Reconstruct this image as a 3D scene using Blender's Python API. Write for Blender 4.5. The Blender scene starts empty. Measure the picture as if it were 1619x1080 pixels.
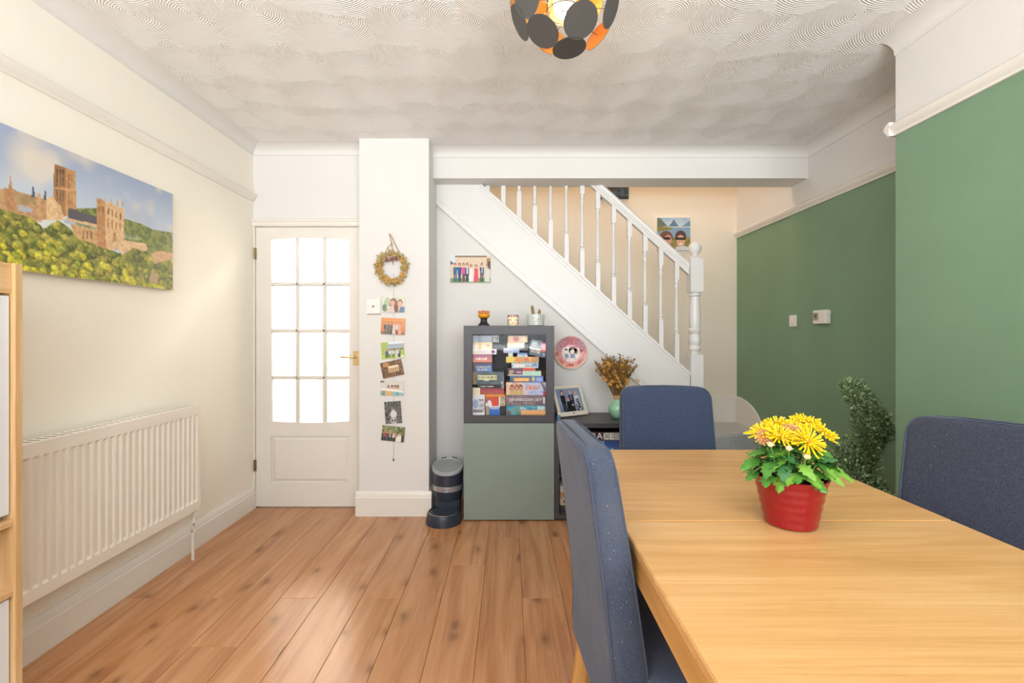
import bpy, bmesh, math, random
import numpy as np
from mathutils import Vector, Matrix, noise as mnoise
PI = math.pi
R = math.radians
random.seed(7)
rng = np.random.default_rng(11)
SC = bpy.context.scene
COL = SC.collection

# ------------------------------------------------------------------ camera
F_PX, CX, CY, EYE = 740.0, 805.0, 528.0, 1.23      # in the 1619 x 1080 frame
cam = bpy.data.cameras.new('camera')
cam.sensor_width = 36.0
cam.lens = F_PX / 1619 * 36.0
cam.shift_x = (809.5 - CX) / 1619
cam.shift_y = (CY - 540.0) / 1619
cam.clip_start = 0.05
cam_o = bpy.data.objects.new('camera', cam)
COL.objects.link(cam_o)
cam_o.location = (0, 0, EYE)
cam_o.rotation_euler = (PI / 2, 0, 0)
SC.camera = cam_o

# ------------------------------------------------------------------ light and exposure
SC.view_settings.view_transform = 'Standard'
SC.view_settings.look = 'None'
SC.view_settings.exposure = 0.30
SC.view_settings.gamma = 1.0
SC.view_settings.use_curve_mapping = False
w = bpy.data.worlds.new('daylight')
SC.world = w
w.use_nodes = True
w.node_tree.nodes['Background'].inputs[0].default_value = (0.86, 0.93, 1.0, 1)
w.node_tree.nodes['Background'].inputs[1].default_value = 1.0

def area(name, loc, rot, sx, sy, power, col):
    l = bpy.data.lights.new(name, 'AREA')
    l.shape = 'RECTANGLE'; l.size = sx; l.size_y = sy
    l.energy = power; l.color = col
    o = bpy.data.objects.new(name, l)
    COL.objects.link(o)
    o.location = loc; o.rotation_euler = rot
    return o
# daylight through the big garden window behind the camera, the front door of the hall, the landing upstairs
area('window_daylight', (0.1, -1.22, 1.70), (R(90), 0, 0), 3.3, 1.45, 78, (0.905, 0.96, 1.0))
# added fill lamp outside the same window, aimed up to brighten the ceiling
area('ceiling_fill', (0.1, -2.7, 0.3), (R(140), 0, 0), 4.5, 2.2, 375, (0.92, 0.965, 1.0))
area('hall_daylight', (-1.2, 3.95, 2.42), (0, 0, 0), 0.9, 0.7, 95, (0.97, 0.98, 1.0))
area('landing_light', (0.9, 3.98, 4.35), (0, 0, 0), 1.6, 0.6, 20, (1.0, 0.80, 0.60))

# ------------------------------------------------------------------ colour helpers
def lin(v):
    v = np.asarray(v, dtype=float)
    return np.where(v <= 0.04045, v / 12.92, ((v + 0.055) / 1.055) ** 2.4)
def hexc(h):
    h = h.lstrip('#')
    return [int(h[i:i + 2], 16) / 255 for i in (0, 2, 4)]
def L4(h):
    c = lin(hexc(h)) if isinstance(h, str) else lin(h)
    return (float(c[0]), float(c[1]), float(c[2]), 1.0)

# ------------------------------------------------------------------ materials
def newmat(name):
    m = bpy.data.materials.new(name)
    m.use_nodes = True
    nt = m.node_tree
    b = nt.nodes['Principled BSDF']
    return m, nt, b
def N(nt, t, **kw):
    n = nt.nodes.new(t)
    for k, v in kw.items():
        setattr(n, k, v)
    return n
def ramp(nt, stops):
    r = N(nt, 'ShaderNodeValToRGB')
    e = r.color_ramp.elements
    while len(e) < len(stops):
        e.new(0.5)
    for i, (p, c) in enumerate(stops):
        e[i].position = p
        e[i].color = c
    return r
def M(name, col, rough=0.5, metal=0.0, var=0.06, vscale=6.0, bump=0.0, bscale=80.0, spec=0.5, coat=0.0, stretch=None, sheen=0.0):
    m, nt, b = newmat(name)
    tc = N(nt, 'ShaderNodeTexCoord')
    mp = N(nt, 'ShaderNodeMapping')
    if stretch:
        mp.inputs['Scale'].default_value = stretch
    nt.links.new(tc.outputs['Object'], mp.inputs[0])
    n = N(nt, 'ShaderNodeTexNoise')
    n.inputs['Scale'].default_value = vscale
    n.inputs['Detail'].default_value = 5
    nt.links.new(mp.outputs[0], n.inputs['Vector'])
    c = L4(col)
    lo = tuple(max(0, x * (1 - var)) for x in c[:3]) + (1,)
    hi = tuple(min(1, x * (1 + var)) for x in c[:3]) + (1,)
    r = ramp(nt, [(0.3, lo), (0.7, hi)])
    nt.links.new(n.outputs['Fac'], r.inputs[0])
    nt.links.new(r.outputs[0], b.inputs['Base Color'])
    b.inputs['Roughness'].default_value = rough
    b.inputs['Metallic'].default_value = metal
    b.inputs['Specular IOR Level'].default_value = spec
    b.inputs['Coat Weight'].default_value = coat
    if sheen:
        b.inputs['Sheen Weight'].default_value = sheen
    if bump:
        n2 = N(nt, 'ShaderNodeTexNoise')
        n2.inputs['Scale'].default_value = bscale
        n2.inputs['Detail'].default_value = 3
        nt.links.new(mp.outputs[0], n2.inputs['Vector'])
        bp = N(nt, 'ShaderNodeBump')
        bp.inputs['Strength'].default_value = bump
        bp.inputs['Distance'].default_value = 0.01
        nt.links.new(n2.outputs['Fac'], bp.inputs['Height'])
        nt.links.new(bp.outputs[0], b.inputs['Normal'])
    return m
def wood(name, c_dark, c_mid, c_light, axis='Y', rough=0.38, knots=0.0, scale=1.0, perobj=True, grain=0.5, hue=0.10):
    m, nt, b = newmat(name)
    tc = N(nt, 'ShaderNodeTexCoord')
    oi = N(nt, 'ShaderNodeObjectInfo')
    add = N(nt, 'ShaderNodeVectorMath', operation='ADD')
    comb = N(nt, 'ShaderNodeCombineXYZ')
    mul = N(nt, 'ShaderNodeMath', operation='MULTIPLY')
    mul.inputs[1].default_value = 37.0 if perobj else 0.0
    nt.links.new(oi.outputs['Random'], mul.inputs[0])
    for i in range(3):
        nt.links.new(mul.outputs[0], comb.inputs[i])
    nt.links.new(tc.outputs['Object'], add.inputs[0])
    nt.links.new(comb.outputs[0], add.inputs[1])
    mp = N(nt, 'ShaderNodeMapping')
    st = {'X': (1.2, 14, 14), 'Y': (14, 1.2, 14), 'Z': (14, 14, 1.2)}[axis]
    mp.inputs['Scale'].default_value = tuple(s * scale for s in st)
    nt.links.new(add.outputs[0], mp.inputs[0])
    n = N(nt, 'ShaderNodeTexNoise')
    n.inputs['Scale'].default_value = 1.0; n.inputs['Detail'].default_value = 6; n.inputs['Distortion'].default_value = 1.2
    nt.links.new(mp.outputs[0], n.inputs['Vector'])
    mp2 = N(nt, 'ShaderNodeMapping')
    st2 = {'X': (5, 190, 190), 'Y': (190, 5, 190), 'Z': (190, 190, 5)}[axis]
    mp2.inputs['Scale'].default_value = tuple(s * scale for s in st2)
    nt.links.new(add.outputs[0], mp2.inputs[0])
    n2 = N(nt, 'ShaderNodeTexNoise')
    n2.inputs['Scale'].default_value = 1.0; n2.inputs['Detail'].default_value = 3
    nt.links.new(mp2.outputs[0], n2.inputs['Vector'])
    mix = N(nt, 'ShaderNodeMath', operation='MULTIPLY_ADD')
    mix.inputs[1].default_value = grain
    sub = N(nt, 'ShaderNodeMath', operation='SUBTRACT')
    sub.inputs[1].default_value = 0.5
    nt.links.new(n2.outputs['Fac'], sub.inputs[0])
    nt.links.new(sub.outputs[0], mix.inputs[0])
    nt.links.new(n.outputs['Fac'], mix.inputs[2])
    r = ramp(nt, [(0.28, L4(c_dark)), (0.5, L4(c_mid)), (0.74, L4(c_light))])
    nt.links.new(mix.outputs[0], r.inputs[0])
    col = r.outputs[0]
    if knots:
        mp3 = N(nt, 'ShaderNodeMapping')
        mp3.inputs['Scale'].default_value = {'X': (3.2, 6, 6), 'Y': (6, 3.2, 6), 'Z': (6, 6, 3.2)}[axis]
        nt.links.new(add.outputs[0], mp3.inputs[0])
        dn = N(nt, 'ShaderNodeTexNoise')
        dn.inputs['Scale'].default_value = 3.0
        nt.links.new(mp3.outputs[0], dn.inputs['Vector'])
        dm = N(nt, 'ShaderNodeVectorMath', operation='MULTIPLY_ADD')
        dm.inputs[1].default_value = (0.25, 0.25, 0.25)
        nt.links.new(dn.outputs['Color'], dm.inputs[0])
        nt.links.new(mp3.outputs[0], dm.inputs[2])
        v = N(nt, 'ShaderNodeTexVoronoi')
        v.voronoi_dimensions = '2D'
        v.inputs['Scale'].default_value = 1.0
        nt.links.new(dm.outputs[0], v.inputs['Vector'])
        kr = ramp(nt, [(0.02, (1, 1, 1, 1)), (0.13, (0.28, 0.28, 0.28, 1)), (0.26, (0, 0, 0, 1))])
        nt.links.new(v.outputs['Distance'], kr.inputs[0])
        # only some cells carry a knot
        sep = N(nt, 'ShaderNodeSeparateColor')
        nt.links.new(v.outputs['Color'], sep.inputs[0])
        gt = N(nt, 'ShaderNodeMath', operation='GREATER_THAN')
        gt.inputs[1].default_value = 0.52
        nt.links.new(sep.outputs[0], gt.inputs[0])
        mk = N(nt, 'ShaderNodeMath', operation='MULTIPLY')
        nt.links.new(kr.outputs[0], mk.inputs[0]); nt.links.new(gt.outputs[0], mk.inputs[1])
        mk2 = N(nt, 'ShaderNodeMath', operation='MULTIPLY')
        mk2.inputs[1].default_value = knots
        nt.links.new(mk.outputs[0], mk2.inputs[0])
        mc = N(nt, 'ShaderNodeMix', data_type='RGBA')
        nt.links.new(mk2.outputs[0], mc.inputs['Factor'])
        nt.links.new(col, mc.inputs['A'])
        mc.inputs['B'].default_value = L4('#5a3a22')
        col = mc.outputs['Result']
    hs = N(nt, 'ShaderNodeHueSaturation')
    hv = N(nt, 'ShaderNodeMapRange')
    hv.inputs['To Min'].default_value = 1 - (hue if perobj else 0); hv.inputs['To Max'].default_value = 1 + (hue if perobj else 0)
    nt.links.new(oi.outputs['Random'], hv.inputs['Value'])
    nt.links.new(hv.outputs[0], hs.inputs['Value'])
    nt.links.new(col, hs.inputs['Color'])
    nt.links.new(hs.outputs[0], b.inputs['Base Color'])
    b.inputs['Roughness'].default_value = rough
    bp = N(nt, 'ShaderNodeBump')
    bp.inputs['Strength'].default_value = 0.08; bp.inputs['Distance'].default_value = 0.004
    nt.links.new(n2.outputs['Fac'], bp.inputs['Height'])
    nt.links.new(bp.outputs[0], b.inputs['Normal'])
    return m
def thin_glass(name, gloss=0.07, tint=(1, 1, 1, 1)):
    m = bpy.data.materials.new(name); m.use_nodes = True
    nt = m.node_tree; nt.nodes.clear()
    o = N(nt, 'ShaderNodeOutputMaterial'); mx = N(nt, 'ShaderNodeMixShader')
    t = N(nt, 'ShaderNodeBsdfTransparent'); g = N(nt, 'ShaderNodeBsdfGlossy')
    t.inputs[0].default_value = tint
    g.inputs['Roughness'].default_value = 0.03
    fr = N(nt, 'ShaderNodeFresnel'); fr.inputs[0].default_value = 1.45
    ad = N(nt, 'ShaderNodeMath', operation='MULTIPLY'); ad.inputs[1].default_value = gloss / 0.035
    ad.use_clamp = True
    nt.links.new(fr.outputs[0], ad.inputs[0])
    nt.links.new(ad.outputs[0], mx.inputs[0]); nt.links.new(t.outputs[0], mx.inputs[1]); nt.links.new(g.outputs[0], mx.inputs[2])
    nt.links.new(mx.outputs[0], o.inputs[0])
    return m
def print_mat(name, rough=0.5, coat=0.0):
    m, nt, b = newmat(name)
    a = N(nt, 'ShaderNodeAttribute'); a.attribute_name = 'Col'
    nt.links.new(a.outputs['Color'], b.inputs['Base Color'])
    b.inputs['Roughness'].default_value = rough
    b.inputs['Coat Weight'].default_value = coat
    return m
def fabric(name, col, lint=0.0, greyed=None):
    m, nt, b = newmat(name)
    tc = N(nt, 'ShaderNodeTexCoord')
    n = N(nt, 'ShaderNodeTexNoise'); n.inputs['Scale'].default_value = 260; n.inputs['Detail'].default_value = 4
    nt.links.new(tc.outputs['Object'], n.inputs['Vector'])
    c = L4(col)
    r = ramp(nt, [(0.25, tuple(x * 0.62 for x in c[:3]) + (1,)), (0.75, tuple(min(1, x * 1.38) for x in c[:3]) + (1,))])
    nt.links.new(n.outputs['Fac'], r.inputs[0])
    col_o = r.outputs[0]
    if greyed:  # grey patches painted in for light catching the cover
        n3 = N(nt, 'ShaderNodeTexNoise'); n3.inputs['Scale'].default_value = 5; n3.inputs['Detail'].default_value = 5
        nt.links.new(tc.outputs['Object'], n3.inputs['Vector'])
        r3 = ramp(nt, [(0.42, (0, 0, 0, 1)), (0.68, (0.55, 0.55, 0.55, 1))])
        nt.links.new(n3.outputs['Fac'], r3.inputs[0])
        mc = N(nt, 'ShaderNodeMix', data_type='RGBA')
        nt.links.new(r3.outputs[0], mc.inputs['Factor']); nt.links.new(col_o, mc.inputs['A'])
        mc.inputs['B'].default_value = L4(greyed)
        col_o = mc.outputs['Result']
    if lint:
        v = N(nt, 'ShaderNodeTexVoronoi'); v.inputs['Scale'].default_value = 95
        mpv = N(nt, 'ShaderNodeMapping'); mpv.inputs['Scale'].default_value = (1.5, 1.5, 0.5)
        mpv.inputs['Rotation'].default_value = (0.5, 0.6, 0.3)
        nt.links.new(tc.outputs['Object'], mpv.inputs[0]); nt.links.new(mpv.outputs[0], v.inputs['Vector'])
        rv = ramp(nt, [(0.07, (1, 1, 1, 1)), (0.13, (0, 0, 0, 1))])
        nt.links.new(v.outputs['Distance'], rv.inputs[0])
        sp = N(nt, 'ShaderNodeSeparateColor'); nt.links.new(v.outputs['Color'], sp.inputs[0])
        g = N(nt, 'ShaderNodeMath', operation='GREATER_THAN'); g.inputs[1].default_value = 1 - lint
        nt.links.new(sp.outputs[0], g.inputs[0])
        mm = N(nt, 'ShaderNodeMath', operation='MULTIPLY'); nt.links.new(rv.outputs[0], mm.inputs[0]); nt.links.new(g.outputs[0], mm.inputs[1])
        m2 = N(nt, 'ShaderNodeMath', operation='MULTIPLY'); m2.inputs[1].default_value = 0.55
        nt.links.new(mm.outputs[0], m2.inputs[0])
        mc = N(nt, 'ShaderNodeMix', data_type='RGBA')
        nt.links.new(m2.outputs[0], mc.inputs['Factor']); nt.links.new(col_o, mc.inputs['A'])
        mc.inputs['B'].default_value = L4('#b9b7b6')
        col_o = mc.outputs['Result']
    nt.links.new(col_o, b.inputs['Base Color'])
    b.inputs['Roughness'].default_value = 0.95
    b.inputs['Specular IOR Level'].default_value = 0.15
    b.inputs['Sheen Weight'].default_value = 0.15
    b.inputs['Sheen Roughness'].default_value = 0.5
    bp = N(nt, 'ShaderNodeBump'); bp.inputs['Strength'].default_value = 0.5; bp.inputs['Distance'].default_value = 0.002
    nt.links.new(n.outputs['Fac'], bp.inputs['Height']); nt.links.new(bp.outputs[0], b.inputs['Normal'])
    return m
def emis(name, col, strength):
    m, nt, b = newmat(name)
    b.inputs['Base Color'].default_value = L4(col)
    b.inputs['Emission Color'].default_value = L4(col)
    b.inputs['Emission Strength'].default_value = strength
    return m
def ceiling_mat():
    # combed plaster fans: rings around scattered centres, cut off where the next fan overlaps
    m, nt, b = newmat('combed_plaster')
    tc = N(nt, 'ShaderNodeTexCoord')
    nz = N(nt, 'ShaderNodeTexNoise'); nz.inputs['Scale'].default_value = 9.0
    nt.links.new(tc.outputs['Object'], nz.inputs['Vector'])
    wv = N(nt, 'ShaderNodeVectorMath', operation='MULTIPLY_ADD')
    wv.inputs[1].default_value = (0.075, 0.075, 0)
    nt.links.new(nz.outputs['Color'], wv.inputs[0]); nt.links.new(tc.outputs['Object'], wv.inputs[2])
    v = N(nt, 'ShaderNodeTexVoronoi'); v.voronoi_dimensions = '2D'; v.inputs['Scale'].default_value = 3.6
    v.inputs['Randomness'].default_value = 0.75
    nt.links.new(wv.outputs[0], v.inputs['Vector'])
    # ring centre pushed to one side of its cell
    off = N(nt, 'ShaderNodeVectorMath', operation='SUBTRACT')
    cs = N(nt, 'ShaderNodeVectorMath', operation='MULTIPLY_ADD')
    cs.inputs[1].default_value = (0.10, 0.14, 0); cs.inputs[2].default_value = (-0.05, 0.05, 0)
    nt.links.new(v.outputs['Color'], cs.inputs[0])
    nt.links.new(tc.outputs['Object'], off.inputs[0]); nt.links.new(v.outputs['Position'], off.inputs[1])
    ad = N(nt, 'ShaderNodeVectorMath', operation='ADD')
    nt.links.new(off.outputs[0], ad.inputs[0]); nt.links.new(cs.outputs[0], ad.inputs[1])
    flat = N(nt, 'ShaderNodeVectorMath', operation='MULTIPLY'); flat.inputs[1].default_value = (1, 1, 0)
    nt.links.new(ad.outputs[0], flat.inputs[0])
    ln = N(nt, 'ShaderNodeVectorMath', operation='LENGTH'); nt.links.new(flat.outputs[0], ln.inputs[0])
    ml = N(nt, 'ShaderNodeMath', operation='MULTIPLY'); ml.inputs[1].default_value = 2 * PI / 0.0095
    nt.links.new(ln.outputs['Value'], ml.inputs[0])
    sn = N(nt, 'ShaderNodeMath', operation='SINE'); nt.links.new(ml.outputs[0], sn.inputs[0])
    # raised lip at the rim of every fan
    rl = ramp(nt, [(0.0, (0, 0, 0, 1)), (0.55, (0.0, 0.0, 0.0, 1)), (1.0, (.35, .35, .35, 1))])
    ms = N(nt, 'ShaderNodeMath', operation='MULTIPLY'); ms.inputs[1].default_value = 1.35
    nt.links.new(v.outputs['Distance'], ms.inputs[0]); nt.links.new(ms.outputs[0], rl.inputs[0])
    sm = N(nt, 'ShaderNodeMath', operation='MULTIPLY_ADD'); sm.inputs[1].default_value = 0.20
    nt.links.new(sn.outputs[0], sm.inputs[0]); nt.links.new(rl.outputs[0], sm.inputs[2])
    bp = N(nt, 'ShaderNodeBump'); bp.inputs['Strength'].default_value = 0.78; bp.inputs['Distance'].default_value = 0.0075
    nt.links.new(sm.outputs[0], bp.inputs['Height']); nt.links.new(bp.outputs[0], b.inputs['Normal'])
    b.inputs['Base Color'].default_value = L4('#f4f1ee')
    b.inputs['Roughness'].default_value = 0.55
    return m

PAINT = M('cream_wall_paint', '#f7f1e4', 0.7, var=0.012, vscale=1.5, bump=0.05, bscale=160)
PAINT_W = M('white_wall_paint', '#e3e0dc', 0.65, var=0.012, vscale=1.5, bump=0.05, bscale=160)
PAINT_H = M('beige_hall_paint', '#efe4d4', 0.7, var=0.015, vscale=1.5, bump=0.05, bscale=160)
GREEN = M('green_wall_paint', '#7b9a7c', 0.55, var=0.04, vscale=2.5, bump=0.06, bscale=140)
GLOSSW = M('white_gloss_paint', '#ebe5dc', 0.32, var=0.01, vscale=3)
GLOSSD = M('white_door_paint', '#e8e2d9', 0.34, var=0.01, vscale=3)
RADW = M('radiator_enamel', '#efe7dc', 0.3, var=0.01)
STAIRW = M('white_stair_paint', '#e6e4e1', 0.3, var=0.01)
FLOORB = M('floor_underlay', '#3a2416', 0.9)
PLANK = wood('laminate_oak', '#a8714a', '#bf875a', '#cd9a70', 'Y', 0.2, knots=0.6, hue=0.05, grain=0.40)
TABLEW = wood('table_oak', '#c8955a', '#d6a468', '#e0b47c', 'X', 0.36, scale=0.9, perobj=False, grain=0.5)
LEGW = wood('leg_oak', '#bb8448', '#d09a58', '#e0b06c', 'Z', 0.4, perobj=False)
SHELFW = wood('shelf_oak', '#c69a64', '#dcb684', '#e8c89c', 'Z', 0.45, perobj=False)
WHITEM = M('matt_white_front', '#e6e7ea', 0.35, var=0.01)
BLACKB = M('black_brown_foil', '#454248', 0.42, var=0.18, vscale=3, stretch=(2, 2, 40))
BLACKH = M('black_brown_foil_level', '#454248', 0.42, var=0.18, vscale=3, stretch=(2, 2, 40))
SAGE = M('sage_green_front', '#87948b', 0.45, var=0.02)
GLASS = thin_glass('clear_glass', 0.009)
GLASS_D = thin_glass('door_glass', 0.04)
NAVY = fabric('navy_cover', '#3d4860')
NAVY_L = fabric('navy_cover_linty', '#424a5c', lint=0.62, greyed='#5d616c')  # lint, plus light on the chair back put into the colour as grey
NAVY_R = fabric('navy_cover_dark', '#3d404d', lint=0.06)
SEAM = M('navy_seam', '#474e60', 0.9)
BRASS = M('brass', '#dcc08c', 0.35, metal=1.0)
STEEL = M('polished_steel', '#c8c2b8', 0.16, metal=1.0)
GOLD = M('gold_leaf_inside', '#dfa65a', 0.3, metal=1.0)
MATTBLK = M('matt_black_disc', '#4a4744', 0.55, var=0.05)
WIRE = M('black_wire', '#241d18', 0.5)
PRINT = print_mat('printed_paper', 0.55)
GLOSSPRINT = print_mat('printed_gloss', 0.3, 0.2)
PLASTICW = M('white_plastic', '#f0ebe4', 0.35, var=0.01)
CARPET = M('grey_carpet', '#bcbdc0', 0.95, var=0.22, vscale=90, bump=0.6, bscale=200)

# ------------------------------------------------------------------ geometry helpers
WO = {}
class MB:
    """collects shapes into one mesh, in world (or thing-local) coordinates"""
    def __init__(s):
        s.v = []; s.f = []; s.m = []; s.mi = 0
    def add(s, vs, fs):
        o = len(s.v)
        s.v += [tuple(p) for p in vs]
        for f in fs:
            s.f.append([o + i for i in f]); s.m.append(s.mi)
        return s
    def box(s, x0, x1, y0, y1, z0, z1):
        vs = [(x, y, z) for z in (z0, z1) for y in (y0, y1) for x in (x0, x1)]
        return s.add(vs, [(0, 2, 3, 1), (4, 5, 7, 6), (0, 1, 5, 4), (2, 6, 7, 3), (0, 4, 6, 2), (1, 3, 7, 5)])
    def prism(s, poly, axis, a, b):
        """poly: 2-D points; axis the extrusion axis (X: (y,z), Y: (x,z), Z: (x,y))"""
        def P(p, t):
            return {'X': (t, p[0], p[1]), 'Y': (p[0], t, p[1]), 'Z': (p[0], p[1], t)}[axis]
        n = len(poly)
        vs = [P(p, a) for p in poly] + [P(p, b) for p in poly]
        fs = [tuple(range(n - 1, -1, -1)), tuple(range(n, 2 * n))]
        fs += [(i, (i + 1) % n, n + (i + 1) % n, n + i) for i in range(n)]
        return s.add(vs, fs)
    def rings(s, rs, cap0=True, cap1=True, closed=True):
        n = len(rs[0]); vs = [p for r in rs for p in r]; fs = []
        for k in range(len(rs) - 1):
            for i in range(n if closed else n - 1):
                j = (i + 1) % n
                fs.append((k * n + i, k * n + j, (k + 1) * n + j, (k + 1) * n + i))
        if cap0: fs.append(tuple(range(n - 1, -1, -1)))
        if cap1: fs.append(tuple(range((len(rs) - 1) * n, len(rs) * n)))
        return s.add(vs, fs)
    def lathe(s, prof, cx=0, cy=0, z0=0, seg=24, cap0=True, cap1=True):
        return s.rings([[(cx + r * math.cos(2 * PI * i / seg), cy + r * math.sin(2 * PI * i / seg), z0 + z) for i in range(seg)] for r, z in prof], cap0, cap1)
    def tube(s, path, rad, seg=8, cap=True):
        path = [Vector(p) for p in path]
        rs = []
        up = Vector((0, 0, 1))
        for i, p in enumerate(path):
            d = (path[min(i + 1, len(path) - 1)] - path[max(i - 1, 0)])
            if d.length < 1e-9: d = Vector((0, 0, 1))
            d.normalize()
            u = up if abs(d.dot(up)) < 0.95 else Vector((0, 1, 0))
            a = d.cross(u).normalized(); b = a.cross(d).normalized()
            r = rad[i] if hasattr(rad, '__len__') else rad
            rs.append([p + a * r * math.cos(2 * PI * k / seg) + b * r * math.sin(2 * PI * k / seg) for k in range(seg)])
        return s.rings(rs, cap, cap)
    def ball(s, c, r, seg=12, rg=8, sc=(1, 1, 1)):
        rs = []
        for k in range(1, rg):
            t = PI * k / rg
            rs.append([(c[0] + sc[0] * r * math.sin(t) * math.cos(2 * PI * i / seg), c[1] + sc[1] * r * math.sin(t) * math.sin(2 * PI * i / seg), c[2] - sc[2] * r * math.cos(t)) for i in range(seg)])
        return s.rings(rs)
    def xform(s, mat, start=0):
        for i in range(start, len(s.v)):
            s.v[i] = tuple(mat @ Vector(s.v[i]))
        return s
    def mesh(s, name, shift=(0, 0, 0), smooth=False, bevel=0.0, bseg=2):
        me = bpy.data.meshes.new(name)
        me.from_pydata([(p[0] - shift[0], p[1] - shift[1], p[2] - shift[2]) for p in s.v], [], s.f)
        if any(s.m): me.polygons.foreach_set('material_index', s.m)
        bm = bmesh.new(); bm.from_mesh(me)
        bmesh.ops.recalc_face_normals(bm, faces=bm.faces)
        if bevel:
            es = [e for e in bm.edges if len(e.link_faces) == 2 and e.calc_face_angle(0) > R(30)]
            bmesh.ops.bevel(bm, geom=es, offset=bevel, segments=bseg, affect='EDGES', clamp_overlap=True)
        for f in bm.faces: f.smooth = bool(smooth)
        if smooth:
            lim = R(smooth if smooth is not True else 40)
            for e in bm.edges:
                if len(e.link_faces) == 2 and e.calc_face_angle(0) > lim: e.smooth = False
        bm.to_mesh(me); bm.free()
        return me
    def base(s):
        a = np.array(s.v)
        lo, hi = a.min(0), a.max(0)
        return ((lo[0] + hi[0]) / 2, (lo[1] + hi[1]) / 2, lo[2])
    def build(s, name, mat, parent=None, smooth=False, bevel=0.0, bseg=2, origin=None):
        wo = WO.get(parent.name, (0, 0, 0)) if parent else (0, 0, 0)
        org = origin if origin is not None else s.base()
        me = s.mesh(name, org, smooth, bevel, bseg)
        for mm in (mat if isinstance(mat, (list, tuple)) else [mat]): me.materials.append(mm)
        o = bpy.data.objects.new(name, me); COL.objects.link(o)
        o.location = tuple(org[i] - wo[i] for i in range(3))
        if parent: o.parent = parent
        WO[o.name] = tuple(org)
        return o
def tag(o, label, cat, group=None):
    o['label'] = label; o['category'] = cat
    if group: o['group'] = group
    return o
def thing(name, loc, label, cat, group=None):
    o = bpy.data.objects.new(name, None); COL.objects.link(o)
    o.empty_display_size = 0.05
    o.location = loc; WO[o.name] = tuple(loc)
    return tag(o, label, cat, group)
def struct(o, label=None):
    o['kind'] = 'structure'
    if label: o['label'] = label
    return o
def place(o, loc, rot=(0, 0, 0)):
    o.location = loc; o.rotation_euler = rot; return o
def rrect(w, h, r, n=4):
    pts = []
    for cx_, cy_, a0 in ((w / 2 - r, h / 2 - r, 0), (-w / 2 + r, h / 2 - r, 90), (-w / 2 + r, -h / 2 + r, 180), (w / 2 - r, -h / 2 + r, 270)):
        for k in range(n + 1):
            a = R(a0 + 90 * k / n)
            pts.append((cx_ + r * math.cos(a), cy_ + r * math.sin(a)))
    return pts
def px(x, y, Y):
    return Vector(((x - CX) * Y / F_PX, Y, EYE + (CY - y) * Y / F_PX))
def lettering(text, size, mat, parent, loc, rot=(PI / 2, 0, 0), name='lettering', align='CENTER', sx=1.0):
    cu = bpy.data.curves.new('letters', 'FONT')
    cu.body = text; cu.size = size; cu.align_x = align; cu.align_y = 'CENTER'; cu.extrude = 0.0004; cu.resolution_u = 2
    t = bpy.data.objects.new('letters', cu); COL.objects.link(t)
    bpy.context.view_layer.update()
    me = bpy.data.meshes.new_from_object(t.evaluated_get(bpy.context.evaluated_depsgraph_get()))
    bpy.data.objects.remove(t); bpy.data.curves.remove(cu)
    for v in me.vertices: v.co.x *= sx
    me.materials.clear(); me.materials.append(mat)
    o = bpy.data.objects.new(name, me); COL.objects.link(o)
    o.parent = parent; o.location = loc; o.rotation_euler = rot
    return o

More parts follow.
